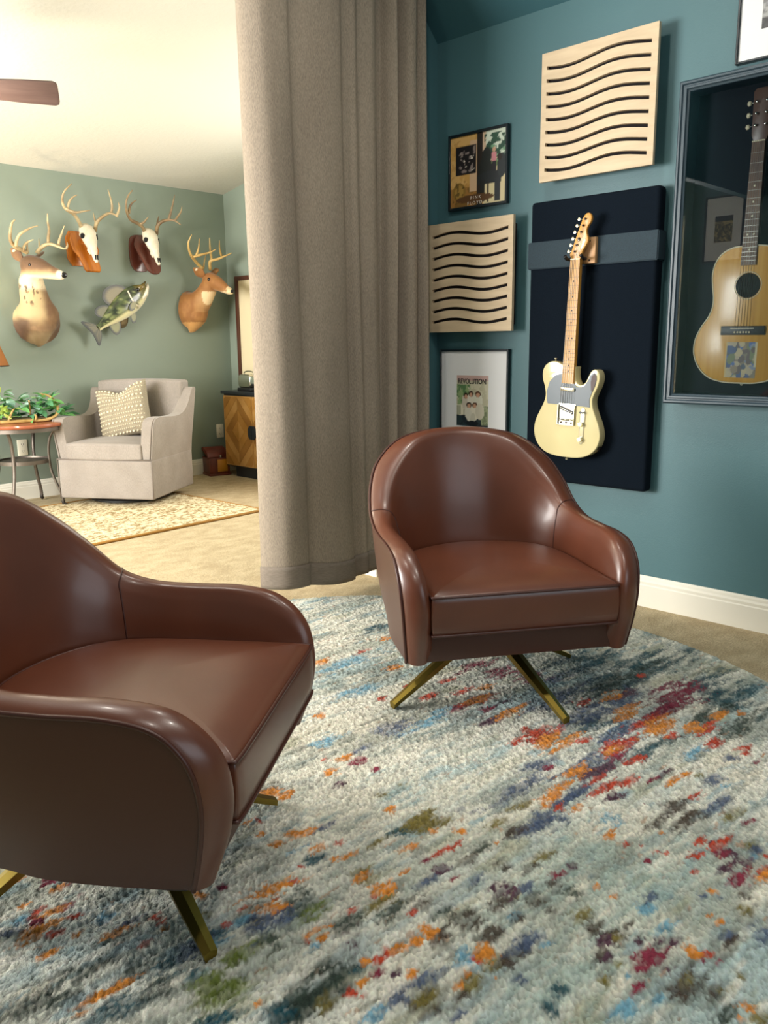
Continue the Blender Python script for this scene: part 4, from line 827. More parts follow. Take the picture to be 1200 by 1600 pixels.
ANT_L = [([(-0.079, 0.406, 0.17), (-0.129, 0.419, 0.2), (-0.186, 0.434, 0.23), (-0.223, 0.473, 0.26), (-0.226, 0.541, 0.29), (-0.224, 0.578, 0.32), (-0.218, 0.59, 0.35)], 0.014), ([(-0.19, 0.432, 0.26), (-0.188, 0.47, 0.28), (-0.174, 0.505, 0.3), (-0.146, 0.529, 0.32), (-0.107, 0.552, 0.34), (-0.07, 0.565, 0.36)], 0.011), ([(-0.118, 0.412, 0.2), (-0.119, 0.439, 0.225), (-0.112, 0.46, 0.25), (-0.098, 0.472, 0.275), (-0.082, 0.48, 0.3)], 0.009), ([(-0.079, 0.409, 0.18), (-0.082, 0.445, 0.19), (-0.079, 0.485, 0.2)], 0.008), ([(-0.003, 0.412, 0.16), (0.007, 0.436, 0.197), (0.024, 0.456, 0.233), (0.048, 0.462, 0.27), (0.077, 0.448, 0.307), (0.099, 0.431, 0.343), (0.113, 0.426, 0.38)], 0.014), ([(0.047, 0.465, 0.24), (0.044, 0.508, 0.255), (0.047, 0.559, 0.27), (0.035, 0.608, 0.285), (0.032, 0.661, 0.3)], 0.011), ([(0.098, 0.452, 0.28), (0.101, 0.493, 0.3), (0.113, 0.537, 0.32), (0.126, 0.585, 0.34)], 0.01), ([(0.115, 0.428, 0.36), (0.121, 0.448, 0.37), (0.116, 0.471, 0.38)], 0.008), ([(0.003, 0.404, 0.17), (0.005, 0.451, 0.185), (-0.0, 0.502, 0.2)], 0.008)]
ANT_S = [([(-0.102, 0.09, 0.14), (-0.135, 0.141, 0.167), (-0.184, 0.19, 0.193), (-0.259, 0.219, 0.22), (-0.289, 0.264, 0.247), (-0.285, 0.319, 0.273), (-0.236, 0.378, 0.3)], 0.013), ([(-0.243, 0.221, 0.22), (-0.234, 0.267, 0.24), (-0.215, 0.295, 0.26), (-0.192, 0.311, 0.28)], 0.009), ([(-0.263, 0.223, 0.22), (-0.232, 0.201, 0.25), (-0.208, 0.192, 0.28), (-0.175, 0.198, 0.31), (-0.132, 0.207, 0.34)], 0.01), ([(-0.003, 0.098, 0.14), (-0.009, 0.143, 0.176), (0.008, 0.179, 0.212), (0.056, 0.214, 0.248), (0.087, 0.204, 0.284), (0.089, 0.182, 0.32)], 0.013), ([(0.079, 0.216, 0.24), (0.085, 0.254, 0.25), (0.078, 0.301, 0.26), (0.063, 0.339, 0.27), (0.047, 0.376, 0.28)], 0.009), ([(0.087, 0.188, 0.3), (0.103, 0.229, 0.31), (0.106, 0.257, 0.32), (0.094, 0.285, 0.33)], 0.009), ([(-0.011, 0.152, 0.17), (-0.02, 0.183, 0.175), (-0.029, 0.22, 0.18)], 0.007)]
ANT_T = [([(-0.1, 0.09, 0.14), (-0.135, 0.141, 0.163), (-0.191, 0.164, 0.186), (-0.256, 0.179, 0.209), (-0.297, 0.221, 0.231), (-0.314, 0.283, 0.254), (-0.306, 0.338, 0.277), (-0.279, 0.378, 0.3)], 0.013), ([(-0.277, 0.224, 0.22), (-0.279, 0.263, 0.24), (-0.267, 0.293, 0.26), (-0.238, 0.317, 0.28)], 0.009), ([(-0.173, 0.159, 0.18), (-0.153, 0.169, 0.207), (-0.144, 0.189, 0.233), (-0.138, 0.208, 0.26)], 0.009), ([(-0.007, 0.102, 0.14), (-0.014, 0.159, 0.176), (0.008, 0.192, 0.212), (0.054, 0.205, 0.248), (0.082, 0.194, 0.284), (0.104, 0.165, 0.32)], 0.014), ([(0.048, 0.204, 0.24), (0.062, 0.257, 0.253), (0.076, 0.318, 0.267), (0.09, 0.388, 0.28)], 0.01), ([(0.077, 0.195, 0.28), (0.105, 0.236, 0.293), (0.12, 0.266, 0.307), (0.124, 0.303, 0.32)], 0.009), ([(-0.006, 0.17, 0.16), (-0.001, 0.205, 0.165), (0.007, 0.237, 0.17)], 0.008)]
ANT_R = [([(-0.008, 0.322, 0.2), (-0.09, 0.365, 0.235), (-0.163, 0.42, 0.27), (-0.202, 0.495, 0.305), (-0.189, 0.56, 0.34)], 0.013), ([(-0.14, 0.4, 0.27), (-0.073, 0.423, 0.307), (-0.027, 0.438, 0.343), (0.004, 0.461, 0.38)], 0.01), ([(-0.12, 0.409, 0.28), (-0.099, 0.467, 0.29), (-0.093, 0.542, 0.3)], 0.009), ([(0.071, 0.319, 0.19), (0.046, 0.381, 0.232), (0.09, 0.398, 0.275), (0.134, 0.422, 0.318), (0.17, 0.444, 0.36)], 0.013), ([(0.055, 0.39, 0.24), (0.032, 0.47, 0.26), (0.018, 0.558, 0.28)], 0.01), ([(0.129, 0.413, 0.28), (0.097, 0.471, 0.3), (0.083, 0.539, 0.32)], 0.009), ([(-0.002, 0.323, 0.2), (0.005, 0.381, 0.21), (0.018, 0.436, 0.22)], 0.007)]

def deer(label, x, z, base, neck, neck_r, muzz, muzz_r, ears, eyes, nose, ants, antm, colfn, group):
    D = thing('deer_mount', label, 'deer head', mtx=on_far_wall(x, z, .001), group=group)
    lofts = []
    P = cr_(neck, 22); ra = cr_([(a, b, 0) for a, b in neck_r], 22)
    lofts.append(loft(P, ra[:, 0], ra[:, 1], 22, (0, 1, .3)))
    P = cr_(muzz, 20); rm = cr_([(a, b, 0) for a, b in muzz_r], 20)
    lofts.append(loft(P, np.maximum(rm[:, 0], .006), np.maximum(rm[:, 1], .006), 18, (0, 1, .2)))
    for b_ in base: lofts.append(loft(*b_))
    body = fuse('hide', lofts, M['fur'], D, .009, colfn)
    for root_, tip, up_ in ears:
        root_ = np.array(root_); tip = np.array(tip); L = tip-root_
        P = [root_+L*s for s in (0, .15, .4, .65, .85, 1)]; w = [.016, .034, .052, .046, .026, .004]
        Ve, Fe = loft(P, w, [.010, .010, .008, .007, .005, .002], 12, up_)
        o = mesh('ear', Ve, Fe, M['fur'], D, True, colfn(np.array(Ve)))
        P2 = [p+np.array([0, 0, .007]) for p in P[1:5]]
        Vi, Fi = loft(P2, [.018, .034, .031, .015], [.004]*4, 10, up_)
        mesh('ear_lining', Vi, Fi, M['fur'], o, True, np.tile(lc('d8c3a2'), (len(Vi), 1)))
    for e in eyes:
        bm = bmesh.new(); bmesh.ops.create_uvsphere(bm, u_segments=12, v_segments=8, radius=.0155); [setattr(v, 'co', v.co+Vector(e)) for v in bm.verts]; bm_obj('eye', bm, M['eye'], D, True)
    bm = bmesh.new(); bmesh.ops.create_uvsphere(bm, u_segments=14, v_segments=10, radius=1)
    for v in bm.verts: v.co = Vector((nose[0]+v.co.x*nose[3], nose[1]+v.co.y*nose[4], nose[2]+v.co.z*nose[5]))
    bm_obj('nose', bm, M['nose'], D, True)
    antler_set(ants, antm, D)
    return D
def ss(x, a, b): t = np.clip((x-a)/(b-a), 0, 1); return t*t*(3-2*t)
def fur_left(co):
    x, y, z = co[:, 0], co[:, 1], co[:, 2]; n = fbm(x*40+z*25, y*28, 71, 3); n2 = fbm(x*12, y*9+z*6, 72, 3); c = np.tile(lc('735538'), (len(co), 1)); j = (n2-.5)*.08
    def mx(m_, h):
        nonlocal c; m_ = np.clip(m_, 0, 1)[:, None]; c = c*(1-m_)+lc(h)*m_
    mx(ss(n, .4, .7)*.6, '8f6e4a')
    mx(ss(.02-x+j, -.02, .06)*ss(y, -.12, .0)*ss(.30-y, 0, .06)*.9, 'bda478')                      # pale left side of the neck
    mx(ss(x+j, .0, .07)*ss(y, -.1, .05)*ss(.22-y, 0, .05)*.75, '6b4a2a')
    mx(ss(-.02-y+j, 0, .06)*ss(np.abs(x-.01), .075, .12)*.85, '543c2a')                                 # shoulders
    mx(ss(-.1-y, 0, .06)*ss(.09-np.abs(x), 0, .04)*.6, 'b39b74')
    mx(ss(y+j*.5, .275, .31)*ss(z, .11, .15)*(.5+.5*n), '553c28')                                        # crown and bridge of the nose
    mx(ss(z, .16, .20)*ss(.262-.12*(z-.2)-y, 0, .02)*ss(y, .15, .19), 'e9dfca'); mx(ss(z, .10, .15)*ss(.27-y, 0, .04)*ss(y, .14, .19)*.9, 'd3c09c')
    mx(ss(n, .62, .7)*ss(y, .03, .08)*ss(.22-y, 0, .04)*ss(.01-x, 0, .03)*.9, '3a2617'); mx(ss(z, .37, .385)*.8, 'e8dcc6'); return c
deer('antlered whitetail head with pale throat, nearest the left edge of the sage wall', 2.681, 1.342,
     [([(.010, -.235, .012), (.010, -.215, .03), (.01, -.17, .05), (.01, -.10, .08), (.0, .0, .10)], [.010, .03, .05, .09, .08], [.012, .035, .065, .105, .085], 16, (0, 0, 1)),
      ([(.015, -.06, .0), (.015, -.06, .03), (.01, -.06, .07)], [.165, .16, .12], [.172, .165, .12], 22, (0, 1, 0))],
     [(.012, -.03, .0), (.005, .0, .05), (-.02, .08, .095), (-.045, .17, .125), (-.06, .25, .15), (-.06, .31, .175)],
     [(.16, .165), (.148, .150), (.105, .102), (.090, .080), (.080, .068), (.06, .058)],
     [(-.066, .325, .10), (-.06, .322, .16), (-.03, .30, .23), (.012, .272, .30), (.045, .252, .36), (.062, .242, .395)],
     [(.05, .045), (.072, .066), (.072, .060), (.050, .042), (.036, .032), (.026, .026)],
     [((-.098, .352, .13), (-.160, .435, .10), (.3, .2, 1)), ((-.02, .362, .13), (.075, .43, .09), (.3, .2, 1))],
     [(-.088, .318, .228), (.026, .320, .222)], (.066, .248, .395, .024, .020, .016),
     ([ANT_L[0], ANT_L[1], ANT_L[2], ANT_L[3]], ANT_L[4:]), M['antler'], fur_left, 'mounted deer heads')
def fur_right(co):
    x, y, z = co[:, 0], co[:, 1], co[:, 2]; n = fbm(x*40+z*25, y*28, 81, 3); c = np.tile(lc('8a5a2a'), (len(co), 1))
    def mx(m_, h):
        nonlocal c; m_ = np.clip(m_, 0, 1)[:, None]; c = c*(1-m_)+lc(h)*m_
    mx((n-.42)*2, '9c6c36'); mx(np.clip((z-.14)*8, 0, 1)*np.clip((.16-y)*14, 0, 1)*(y > -.02)*.8, 'dcb27c'); mx((y < -.1)*.6, 'd29e5c'); mx((z > .2)*(y < .14)*.7, 'e6cda2'); mx((y > .25)*(z > .2)*.5, '8f5c2c'); mx((z > .40)*.7, 'e0c79c'); mx((z < .02)*.6, '7a5128'); return c
deer('smaller golden-brown antlered deer head at right of the sage wall, beside the corner', 4.028, 1.389,
     [([(-.04, -.182, .012), (-.038, -.16, .035), (-.03, -.12, .06), (-.02, -.06, .09), (.0, .0, .11)], [.010, .03, .05, .08, .07], [.012, .035, .06, .085, .08], 16, (0, 0, 1)),
      ([(-.035, .0, .0), (-.03, .0, .05), (-.015, .01, .10)], [.150, .145, .10], [.115, .115, .09], 22, (0, 1, 0))],
     [(-.035, .02, .0), (-.02, .03, .06), (.01, .075, .12), (.03, .13, .165), (.048, .19, .20), (.055, .225, .225)],
     [(.135, .108), (.13, .105), (.095, .088), (.078, .07), (.068, .06), (.05, .05)],
     [(.045, .238, .155), (.05, .236, .21), (.066, .205, .285), (.085, .168, .35), (.098, .142, .40), (.104, .132, .43)],
     [(.042, .04), (.062, .058), (.058, .05), (.042, .036), (.030, .028), (.022, .022)],
     [((.012, .262, .19), (-.065, .330, .15), (.3, .2, 1)), ((.092, .268, .19), (.158, .342, .14), (.3, .2, 1))],
     [(.012, .236, .255), (.110, .234, .25)], (.105, .138, .432, .018, .015, .012),
     (ANT_R[0:3], ANT_R[3:]), M['antler3'], fur_right, 'mounted deer heads')

def skull_mount(label, x, z, pm, ants, antm, rounded):
    K = thing('skull_mount', label, 'skull mount', mtx=on_far_wall(x, z, .001), group='antlered skulls on wooden plaques')
    X0 = -.075
    if rounded:
        bk = [(-.06, -.15), (-.085, -.10), (-.09, 0), (-.08, .08), (-.04, .11), (.04, .11), (.08, .08), (.09, 0), (.085, -.10), (.06, -.15), (.03, -.165), (-.03, -.165)]
        ft = [(-.035, -.175), (-.06, -.14), (-.075, -.06), (-.092, .03), (-.09, .09), (-.05, .15), (0, .165), (.05, .15), (.09, .09), (.092, .03), (.075, -.06), (.06, -.14), (.035, -.175), (0, -.185)]
        bo, fo = cr_(bk, 60, True), cr_(ft, 70, True)
    else:
        bo = [(-.05, -.14), (-.085, -.09), (-.09, .06), (-.06, .11), (.06, .11), (.09, .06), (.085, -.09), (.05, -.14)]
        fo = [(-.05, -.18), (-.062, -.165), (-.072, -.06), (-.1, .0), (-.1, .085), (-.075, .14), (-.03, .15), (.03, .15), (.075, .14), (.1, .085), (.1, .0), (.072, -.06), (.062, -.165), (.05, -.18)]
    slab('back_plaque', [(p[0]+X0-.012, p[1]-.01) for p in bo], 0, .022, pm, K, .006)
    fr = slab('front_plaque', [tuple(p) for p in fo], -.011, .011, pm, K, .006)
    fr.matrix_local = Matrix.Translation((X0, -.045, .115)) @ Matrix.Rotation(math.radians(-30), 4, 'X')
    bx = box('bracket', (X0-.035, -.09, .02), (X0+.035, .03, .10), pm, K)
    pts = [(X0, .115, .10), (X0, .105, .135), (X0, .07, .165), (X0, .02, .188), (X0, -.03, .212), (X0, -.07, .232), (X0, -.115, .252), (X0, -.14, .262)]
    P = cr_(pts, 26); w = cr_([(.03, .03, 0), (.052, .040, 0), (.062, .040, 0), (.054, .036, 0), (.034, .030, 0), (.022, .022, 0), (.018, .015, 0), (.010, .007, 0)], 26)
    Vs, Fs = loft(P, w[:, 1], w[:, 0], 18, (0, 0, 1)); sk = mesh('skull', Vs, Fs, M['bone'], K, True)
    for s in (-1, 1):
        lf = loft([(X0+s*.045, .058, .165), (X0+s*.058, .055, .178)], [.026, .016], [.023, .014], 12, (0, 1, 0)); mesh('orbit_rim', *lf, M['bone'], sk, True)
        lf = loft([(X0+s*.044, .048, .182), (X0+s*.0600, .048, .192)], [.021, .019], [.018, .016], 12, (0, 1, 0)); mesh('eye_socket', *lf, M['hole'], sk, True)
        lf = loft([(X0+s*.03, .105, .14), (X0+s*.034, .118, .145), (X0+s*.036, .13, .148)], [.014, .013, .013], [.014, .013, .013], 10, (0, 0, 1)); mesh('pedicle', *lf, M['bone'], sk, True)
        lf = loft([(X0+s*.008, -.088, .266), (X0+s*.008, -.122, .268)], [.004, .003], [.006, .004], 8, (0, 0, 1)); mesh('nose_opening', *lf, M['hole'], sk, True)
        lf = loft([(X0+s*.020, -.02, .205), (X0+s*.026, -.05, .212), (X0+s*.020, -.08, .225)], [.016, .018, .012], [.010, .012, .008], 10, (0, 0, 1)); mesh('cheek_bone', *lf, M['bone'], sk, True)
    antler_set(ants, antm, K)
skull_mount('antlered deer skull on a golden oak plaque with cut corners, left of the two', 3.142, 1.841, M['plaque1'], (ANT_S[0:3], ANT_S[3:]), M['antler'], False)
skull_mount('antlered deer skull on a dark rounded walnut plaque, right of the two', 3.655, 1.852, M['plaque2'], (ANT_T[0:3], ANT_T[3:]), M['antler2'], True)

# largemouth fish mount: built along +x (tail to mouth), dorsal +y, then turned 40 degrees
FM = thing('fish_mount', 'mounted green mottled bass with open fins between the deer heads', 'fish mount', mtx=on_far_wall(3.308, 1.384, .001) @ Matrix.Translation((.01, -.005, 0)) @ Matrix.Rotation(math.radians(37), 4, 'Z'))
sx = [-.235, -.20, -.14, -.06, .03, .11, .18, .235, .275, .30]
yt = [.026, .028, .046, .070, .088, .092, .084, .062, .036, .012]; yb = [.026, .028, .045, .070, .090, .096, .088, .070, .048, .016]; tw = [.010, .014, .026, .040, .050, .054, .052, .042, .028, .008]
def fishskin(V):
    V = np.array(V); x, y, z = V[:, 0], V[:, 1], V[:, 2]; h = np.interp(x, sx, yt); r = y/np.maximum(h, .01); n = fbm(x*55, y*70, 91, 3)
    c = np.tile(lc('565c3a'), (len(V), 1))
    def mx(m_, hx):
        nonlocal c; m_ = np.clip(m_, 0, 1)[:, None]; c = c*(1-m_)+lc(hx)*m_
    mx((r-.25)*3, '3f4a30'); mx((-.25-r)*3.5, 'd6cfa0'); mx((-.65-r)*3, 'e9e2c8'); mx((n > .52)*(r > -.15)*(r < .75)*.9, '23291f'); mx((n < .36)*(r > -.1)*.6, '8d9460'); mx((np.abs(r+.02) < .2)*(n > .44)*.85, '1f241c')
    mx((x > .20)*(r > .0)*.5, '7a6a36'); mx((np.abs(x-.16-.05*r) < .008)*(np.abs(r) < .85)*.8, '2a2a20'); return c
Vf, Ff = [], []; nn = 24; P = cr_([(a, b, c) for a, b, c in zip(sx, yt, yb)], 40); Q = cr_([(a, 0, c) for a, c in zip(sx, tw)], 40)
for i in range(40):
    for j in range(nn):
        a = 2*PI*j/nn; yy = math.cos(a)*(P[i, 1] if math.cos(a) > 0 else P[i, 2]); Vf.append((P[i, 0], yy, .085+math.sin(a)*Q[i, 2]+.05*max(0, P[i, 0]-.15)))
Ff = [(i*nn+j, i*nn+(j+1) % nn, (i+1)*nn+(j+1) % nn, (i+1)*nn+j) for i in range(39) for j in range(nn)] + [tuple(range(nn)), tuple(range(40*nn-1, 39*nn-1, -1))]
fb_ = mesh('fish_body', Vf, Ff, M['fish'], FM, True, fishskin(Vf))
def fin(name, pts, z, rays_from, c1='45482f', c2='1c1f18', th=.004, ctr=None):
    o = cr_(pts, 48, True); cen = np.array(rays_from, float); V = []; cols = []
    for zz in (z, z+th):
        for k_ in (0, .35, .7, .9, 1.0):
            for p in o:
                q = cen+(p-cen)*k_; V.append((q[0], q[1], zz))
                an = math.atan2(p[1]-cen[1], p[0]-cen[0]); w = .5+.5*math.sin(an*34); cl = lc(c1)*(1-.45*w)+lc('7d734e')*.45*w
                cols.append(cl if k_ < .9 else lc(c2))
    m_ = len(o); F = []
    for s in range(2):
        for r in range(4):
            for j in range(m_):
                a = s*5*m_+r*m_+j; b = s*5*m_+r*m_+(j+1) % m_; F.append((a, b, b+m_, a+m_) if s else (b, a, a+m_, b+m_))
    for j in range(m_):
        a = 4*m_+j; b = 4*m_+(j+1) % m_; F.append((a, b, b+5*m_, a+5*m_))
    return mesh(name, V, F, M['fin'], FM, False, np.array(cols))
fin('spiny_dorsal_fin', [(-.02, .06), (-.06, .10), (-.055, .155), (.0, .185), (.065, .175), (.115, .145), (.14, .085)], .083, (.06, .07), '6c6040', '2c2b20')
fin('soft_dorsal_fin', [(-.15, .035), (-.185, .085), (-.165, .118), (-.12, .118), (-.075, .095), (-.06, .062)], .083, (-.10, .04), '4e4e30')
fin('tail_fin', [(-.225, .020), (-.265, .075), (-.315, .115), (-.300, .0), (-.318, -.10), (-.265, -.075), (-.225, -.022)], .083, (-.225, 0), '38382a')
fin('anal_fin', [(-.06, -.065), (-.10, -.125), (-.145, -.130), (-.16, -.09), (-.145, -.04)], .083, (-.10, -.05), '6f703f')
fin('pelvic_fin', [(.09, -.085), (.075, -.125), (.045, -.150), (.02, -.140), (.035, -.095), (.06, -.08)], .09, (.08, -.085), '6f703f')
fin('pectoral_fin', [(.12, -.015), (.095, .0), (.055, -.012), (.04, -.040), (.065, -.055), (.105, -.04)], .142, (.118, -.02), '6f6a3c')
lf = loft([(.205, .035, .118), (.205, .035, .135), (.205, .035, .139)], [.014, .013, .006], [.014, .013, .006], 12, (0, 1, 0)); mesh('eye', *lf, M['eye'], fb_, True)
tube('gill_cover', cr_([(.135, .075, .118), (.115, .03, .136), (.11, -.03, .138), (.14, -.075, .116)], 16), .006, M['bone'], fb_, 6)
lf = loft([(.20, -.035, .10), (.25, -.03, .11), (.295, -.005, .105), (.318, .012, .10)], [.022, .022, .014, .004], [.034, .030, .02, .008], 12, (0, 1, 0)); mesh('lower_jaw', *lf, M['bone'], fb_, True)
lf = loft([(.22, .03, .10), (.27, .025, .105), (.315, .035, .10)], [.028, .018, .005], [.038, .026, .008], 12, (0, 1, 0)); Vq = np.array(lf[0]); mesh('upper_jaw', lf[0], lf[1], M['fish'], fb_, True, np.tile(lc('6a5a2e'), (len(Vq), 1)))
Vd, Fd = loft([(-.02, -.09, .0), (-.01, -.095, .02), (.0, -.08, .04), (.02, -.05, .06)], [.05, .05, .04, .02], [.09, .085, .07, .03], 14, (0, 1, 0)); mesh('driftwood_mount', Vd, Fd, M['drift'], FM, True)

# ------------------------------------------------------------------ far room floor: jute rug
n = 150; ny = 150; Wj, Hj = 1.75, 1.30
jr = bpy.data.objects.new('jute_rug', None)
u, v = np.meshgrid(np.linspace(-Wj/2, Wj/2, n), np.linspace(-Hj/2, Hj/2, ny))
br_ = np.abs(np.sin(v*PI/.028))*.006 + .004*np.abs(np.sin((u+.4*np.abs((v*20) % 1-.5))*PI/.022))
V = np.stack([u, v, .006+br_], -1).reshape(-1, 3)
JR = thing('jute_rug', 'rectangular braided cream jute rug under the armchair in the far room', 'rug', (2.47, 5.0, 0), math.radians(2.5))
mesh('braided_field', V, grid_faces(ny, n), M['jute'], JR, True)
tube('bound_edge', [(-Wj/2, -Hj/2, .008), (0, -Hj/2, .008), (Wj/2, -Hj/2, .008), (Wj/2, 0, .008), (Wj/2, Hj/2, .008), (0, Hj/2, .008), (-Wj/2, Hj/2, .008), (-Wj/2, 0, .008)], .0095, M['jute_edge'], JR, 8, True)

# ------------------------------------------------------------------ upholstered armchair
AC = thing('armchair', 'pale grey upholstered swivel armchair with flared arms on the jute rug', 'armchair', (3.03, 5.52, .0), math.radians(123.3))
lathe('swivel_base', [(.27, .016), (.28, .02), (.28, .034), (.10, .045), (.10, .075)], M['black'], AC, 36)
def soft(name, lo, hi, bev, m=M['armlinen'], parent=AC, fn=None, cuts=6):
    bm = bmesh.new(); add_box(bm, lo, hi); bmesh.ops.subdivide_edges(bm, edges=bm.edges[:], cuts=cuts, use_grid_fill=True)
    es = [e for e in bm.edges if len(e.link_faces) == 2 and e.calc_face_angle(0) > 1]
    bmesh.ops.bevel(bm, geom=es, offset=bev, segments=4, profile=.5, affect='EDGES', clamp_overlap=True)
    if fn:
        for v in bm.verts: v.co = Vector(fn(*v.co))
    o = bm_obj(name, bm, m, parent); return auto_smooth(o, 60)
soft('skirt', (-.352, -.33, .060), (.352, .350, .335), .012)
tube('welt', [(-.354, .352, .336), (0, .353, .336), (.354, .352, .336)], .005, M['armpipe'], AC, 6)
for sx_ in (-1, 1): tube('welt', [(sx_*.352, .351, .062), (sx_*.353, .352, .2), (sx_*.353, .352, .335)], .004, M['armpipe'], AC, 6)
soft('seat_cushion', (-.285, -.20, .330), (.285, .352, .445), .035, fn=lambda x, y, z: (x, y+(.012*(1-(x/.29)**2) if y > .2 else 0), z + (.022*max(0, 1-(x/.3)**2)*max(0, 1-((y-.08)/.3)**2) if z > .4 else 0)))
au = [(.337, .34), (.341, .45), (.342, .55), (.330, .596), (.292, .618), (.20, .622), (.05, .612), (-.08, .614), (-.16, .64), (-.22, .70), (-.255, .775), (-.29, .80), (-.325, .79), (-.332, .74), (-.325, .34)]
ap = np.vstack([[(.336, .30)], cr_(au, 70), [(-.324, .30)]])
for s in (-1, 1):
    o = slab('arm', [(p[0], p[1]) for p in ap], 0, .085, M['armlinen'], AC, .028, 4)
    for v in o.data.vertices:
        y, z, x = v.co; t = max(0, z-.335); v.co = Vector((s*(.264+x+.13*t), y, z))
    if s < 0: o.data.flip_normals()
    bm = bmesh.new(); bm.from_mesh(o.data); bmesh.ops.recalc_face_normals(bm, faces=bm.faces[:]); bm.to_mesh(o.data); bm.free()
    tube('welt', [(s*(.349+.13*max(0, p[1]-.335)-.012), p[0]+.002, p[1]) for p in cr_(au[:5], 16)], .004, M['armpipe'], AC, 6)
soft('backrest', (-.335, -.355, .33), (.335, -.215, .850), .045, fn=lambda x, y, z: (x*(1+.03*(z-.5)), y-.05*max(0, z-.4)+(.02*(1-(x/.33)**2) if y > -.28 else 0), z+.012*(1-(x/.33)**2)*(z > .8)))
# pillow
def make_pillow():
    root = thing('throw_pillow', 'cream throw pillow with rows of knots, its top edge dented, on the armchair', 'pillow')
    root.parent = None
    root.matrix_world = Matrix.Translation((3.03, 5.52, 0)) @ Matrix.Rotation(math.radians(123.3), 4, 'Z') @ Matrix.Translation((.03, -.045, .638)) @ Matrix.Rotation(math.radians(12), 4, 'Y') @ Matrix.Rotation(PI, 4, 'Z') @ Matrix.Rotation(math.radians(77), 4, 'X') 
    n = 40; g = np.linspace(-1, 1, n); u, v = np.meshgrid(g, g)
    def shp(u, v, s):
        pinch = 1-.05*(1-np.abs(u)**3)*np.abs(v)**2; x = .205*u*(1-.07*(1-v**2)*u**2); y = .200*v*(1-.07*(1-u**2)*v**2) - .055*np.exp(-(u/.42)**2)*np.clip(v, 0, 1)**2
        t = .075*np.sqrt(np.clip((1-u**4)*(1-v**4), 0, 1))*(1-.35*np.exp(-(u/.4)**2)*np.clip(v, 0, 1)); return np.stack([x, y, s*t], -1)
    A = shp(u, v, 1).reshape(-1, 3); B = shp(u, v, -1).reshape(-1, 3); V = np.vstack([A, B])
    F = np.vstack([grid_faces(n, n), grid_faces(n, n, True)+n*n]); me = mesh('cover', V, F, M['pillow'], root, True)
    bm = bmesh.new(); bm.from_mesh(me.data); bmesh.ops.remove_doubles(bm, verts=bm.verts[:], dist=.0008); bmesh.ops.recalc_face_normals(bm, faces=bm.faces[:]); bm.to_mesh(me.data); bm.free(); me.data.polygons.foreach_set('use_smooth', [True]*len(me.data.polygons))
    bm = bmesh.new(); rng = random.Random(5)
    for r in range(13):
        vv = -.88+r*.147; step = .085 if r % 3 else .14
        uu = -.92+rng.random()*.06
        while uu < .93:
            p = shp(np.array(uu), np.array(vv), 1); rad = (.0095 if r % 3 == 0 else .006)*rng.uniform(.85, 1.15)
            g_ = bmesh.ops.create_icosphere(bm, subdivisions=1, radius=rad)['verts']
            for w in g_: w.co += Vector(p)
            uu += step*rng.uniform(.85, 1.15)
    o = bm_obj('knots', bm, M['knot'], root, True); o['kind'] = 'stuff'
make_pillow()

# ------------------------------------------------------------------ side table, plant, lamp
TX, TY = 2.385, 5.795
ST = thing('side_table', 'round wooden side table on curved iron legs, left of the armchair', 'table', (TX, TY, 0))
lathe('tabletop', [(.02, .566), (.270, .566), (.28, .572), (.283, .582), (.278, .592), (.262, .596), (.02, .596)], M['tabletop'], ST, 56)
lathe('apron_ring', [(.255, .540), (.266, .540), (.266, .5655), (.255, .5655)], M['iron'], ST, 48)
lathe('lower_shelf', [(.01, .322), (.160, .322), (.160, .312), (.172, .312), (.172, .338), (.165, .338), (.163, .328), (.01, .328)], M['iron'], ST, 40)
for q in range(4):
    a = PI/4+q*PI/2+math.radians(0)
    rz = cr_([(.252, .556), (.222, .535), (.190, .48), (.176, .40), (.176, .33), (.182, .26), (.205, .18), (.235, .10), (.245, .06), (.248, .022), (.262, .014), (.268, .020)], 40)
    lg = tube('leg', [(r*math.cos(a), r*math.sin(a), z) for r, z in rz], [.0125]*30+list(np.linspace(.012, .007, 10)), M['iron'], ST, 8, flat=.7)
    ft = rz[30:]; tube('foot', [(r*math.cos(a), r*math.sin(a), z) for r, z in ft], list(np.linspace(.0135, .0085, 10)), M['iron_dark'], lg, 8)
# antler centrepiece with succulents and ivy
PL = thing('antler_planter', 'leafy green succulents in a curved antler centrepiece on the side table', 'plant', (TX+.04, TY-.02, .597), math.radians(-14))
def leafmesh(i, L, w, curl):
    V = []; F = []; rows = 6
    for r in range(rows+1):
        t = r/rows; ww = w*math.sin(PI*min(1, t*.92+.06))**.7*(1-.25*t); zz = curl*t*t*L
        for c_ in (-1, -.4, .4, 1): V.append((c_*ww, t*L, zz+abs(c_)*ww*.3))
    for r in range(rows):
        for c_ in range(3): a = r*4+c_; F.append((a, a+1, a+5, a+4))
    me = bpy.data.meshes.new('leaf'); me.from_pydata(V, [], F); me.polygons.foreach_set('use_smooth', [True]*len(me.polygons)); me.materials.append(M['leaf%d' % i]); return me
LM = [leafmesh(i, *p) for i, p in enumerate([(.065, .020, -.3), (.055, .017, -.2), (.075, .026, -.4), (.06, .016, -.1), (.06, .026, -.25), (.05, .014, -.2)])]
rng = random.Random(11)
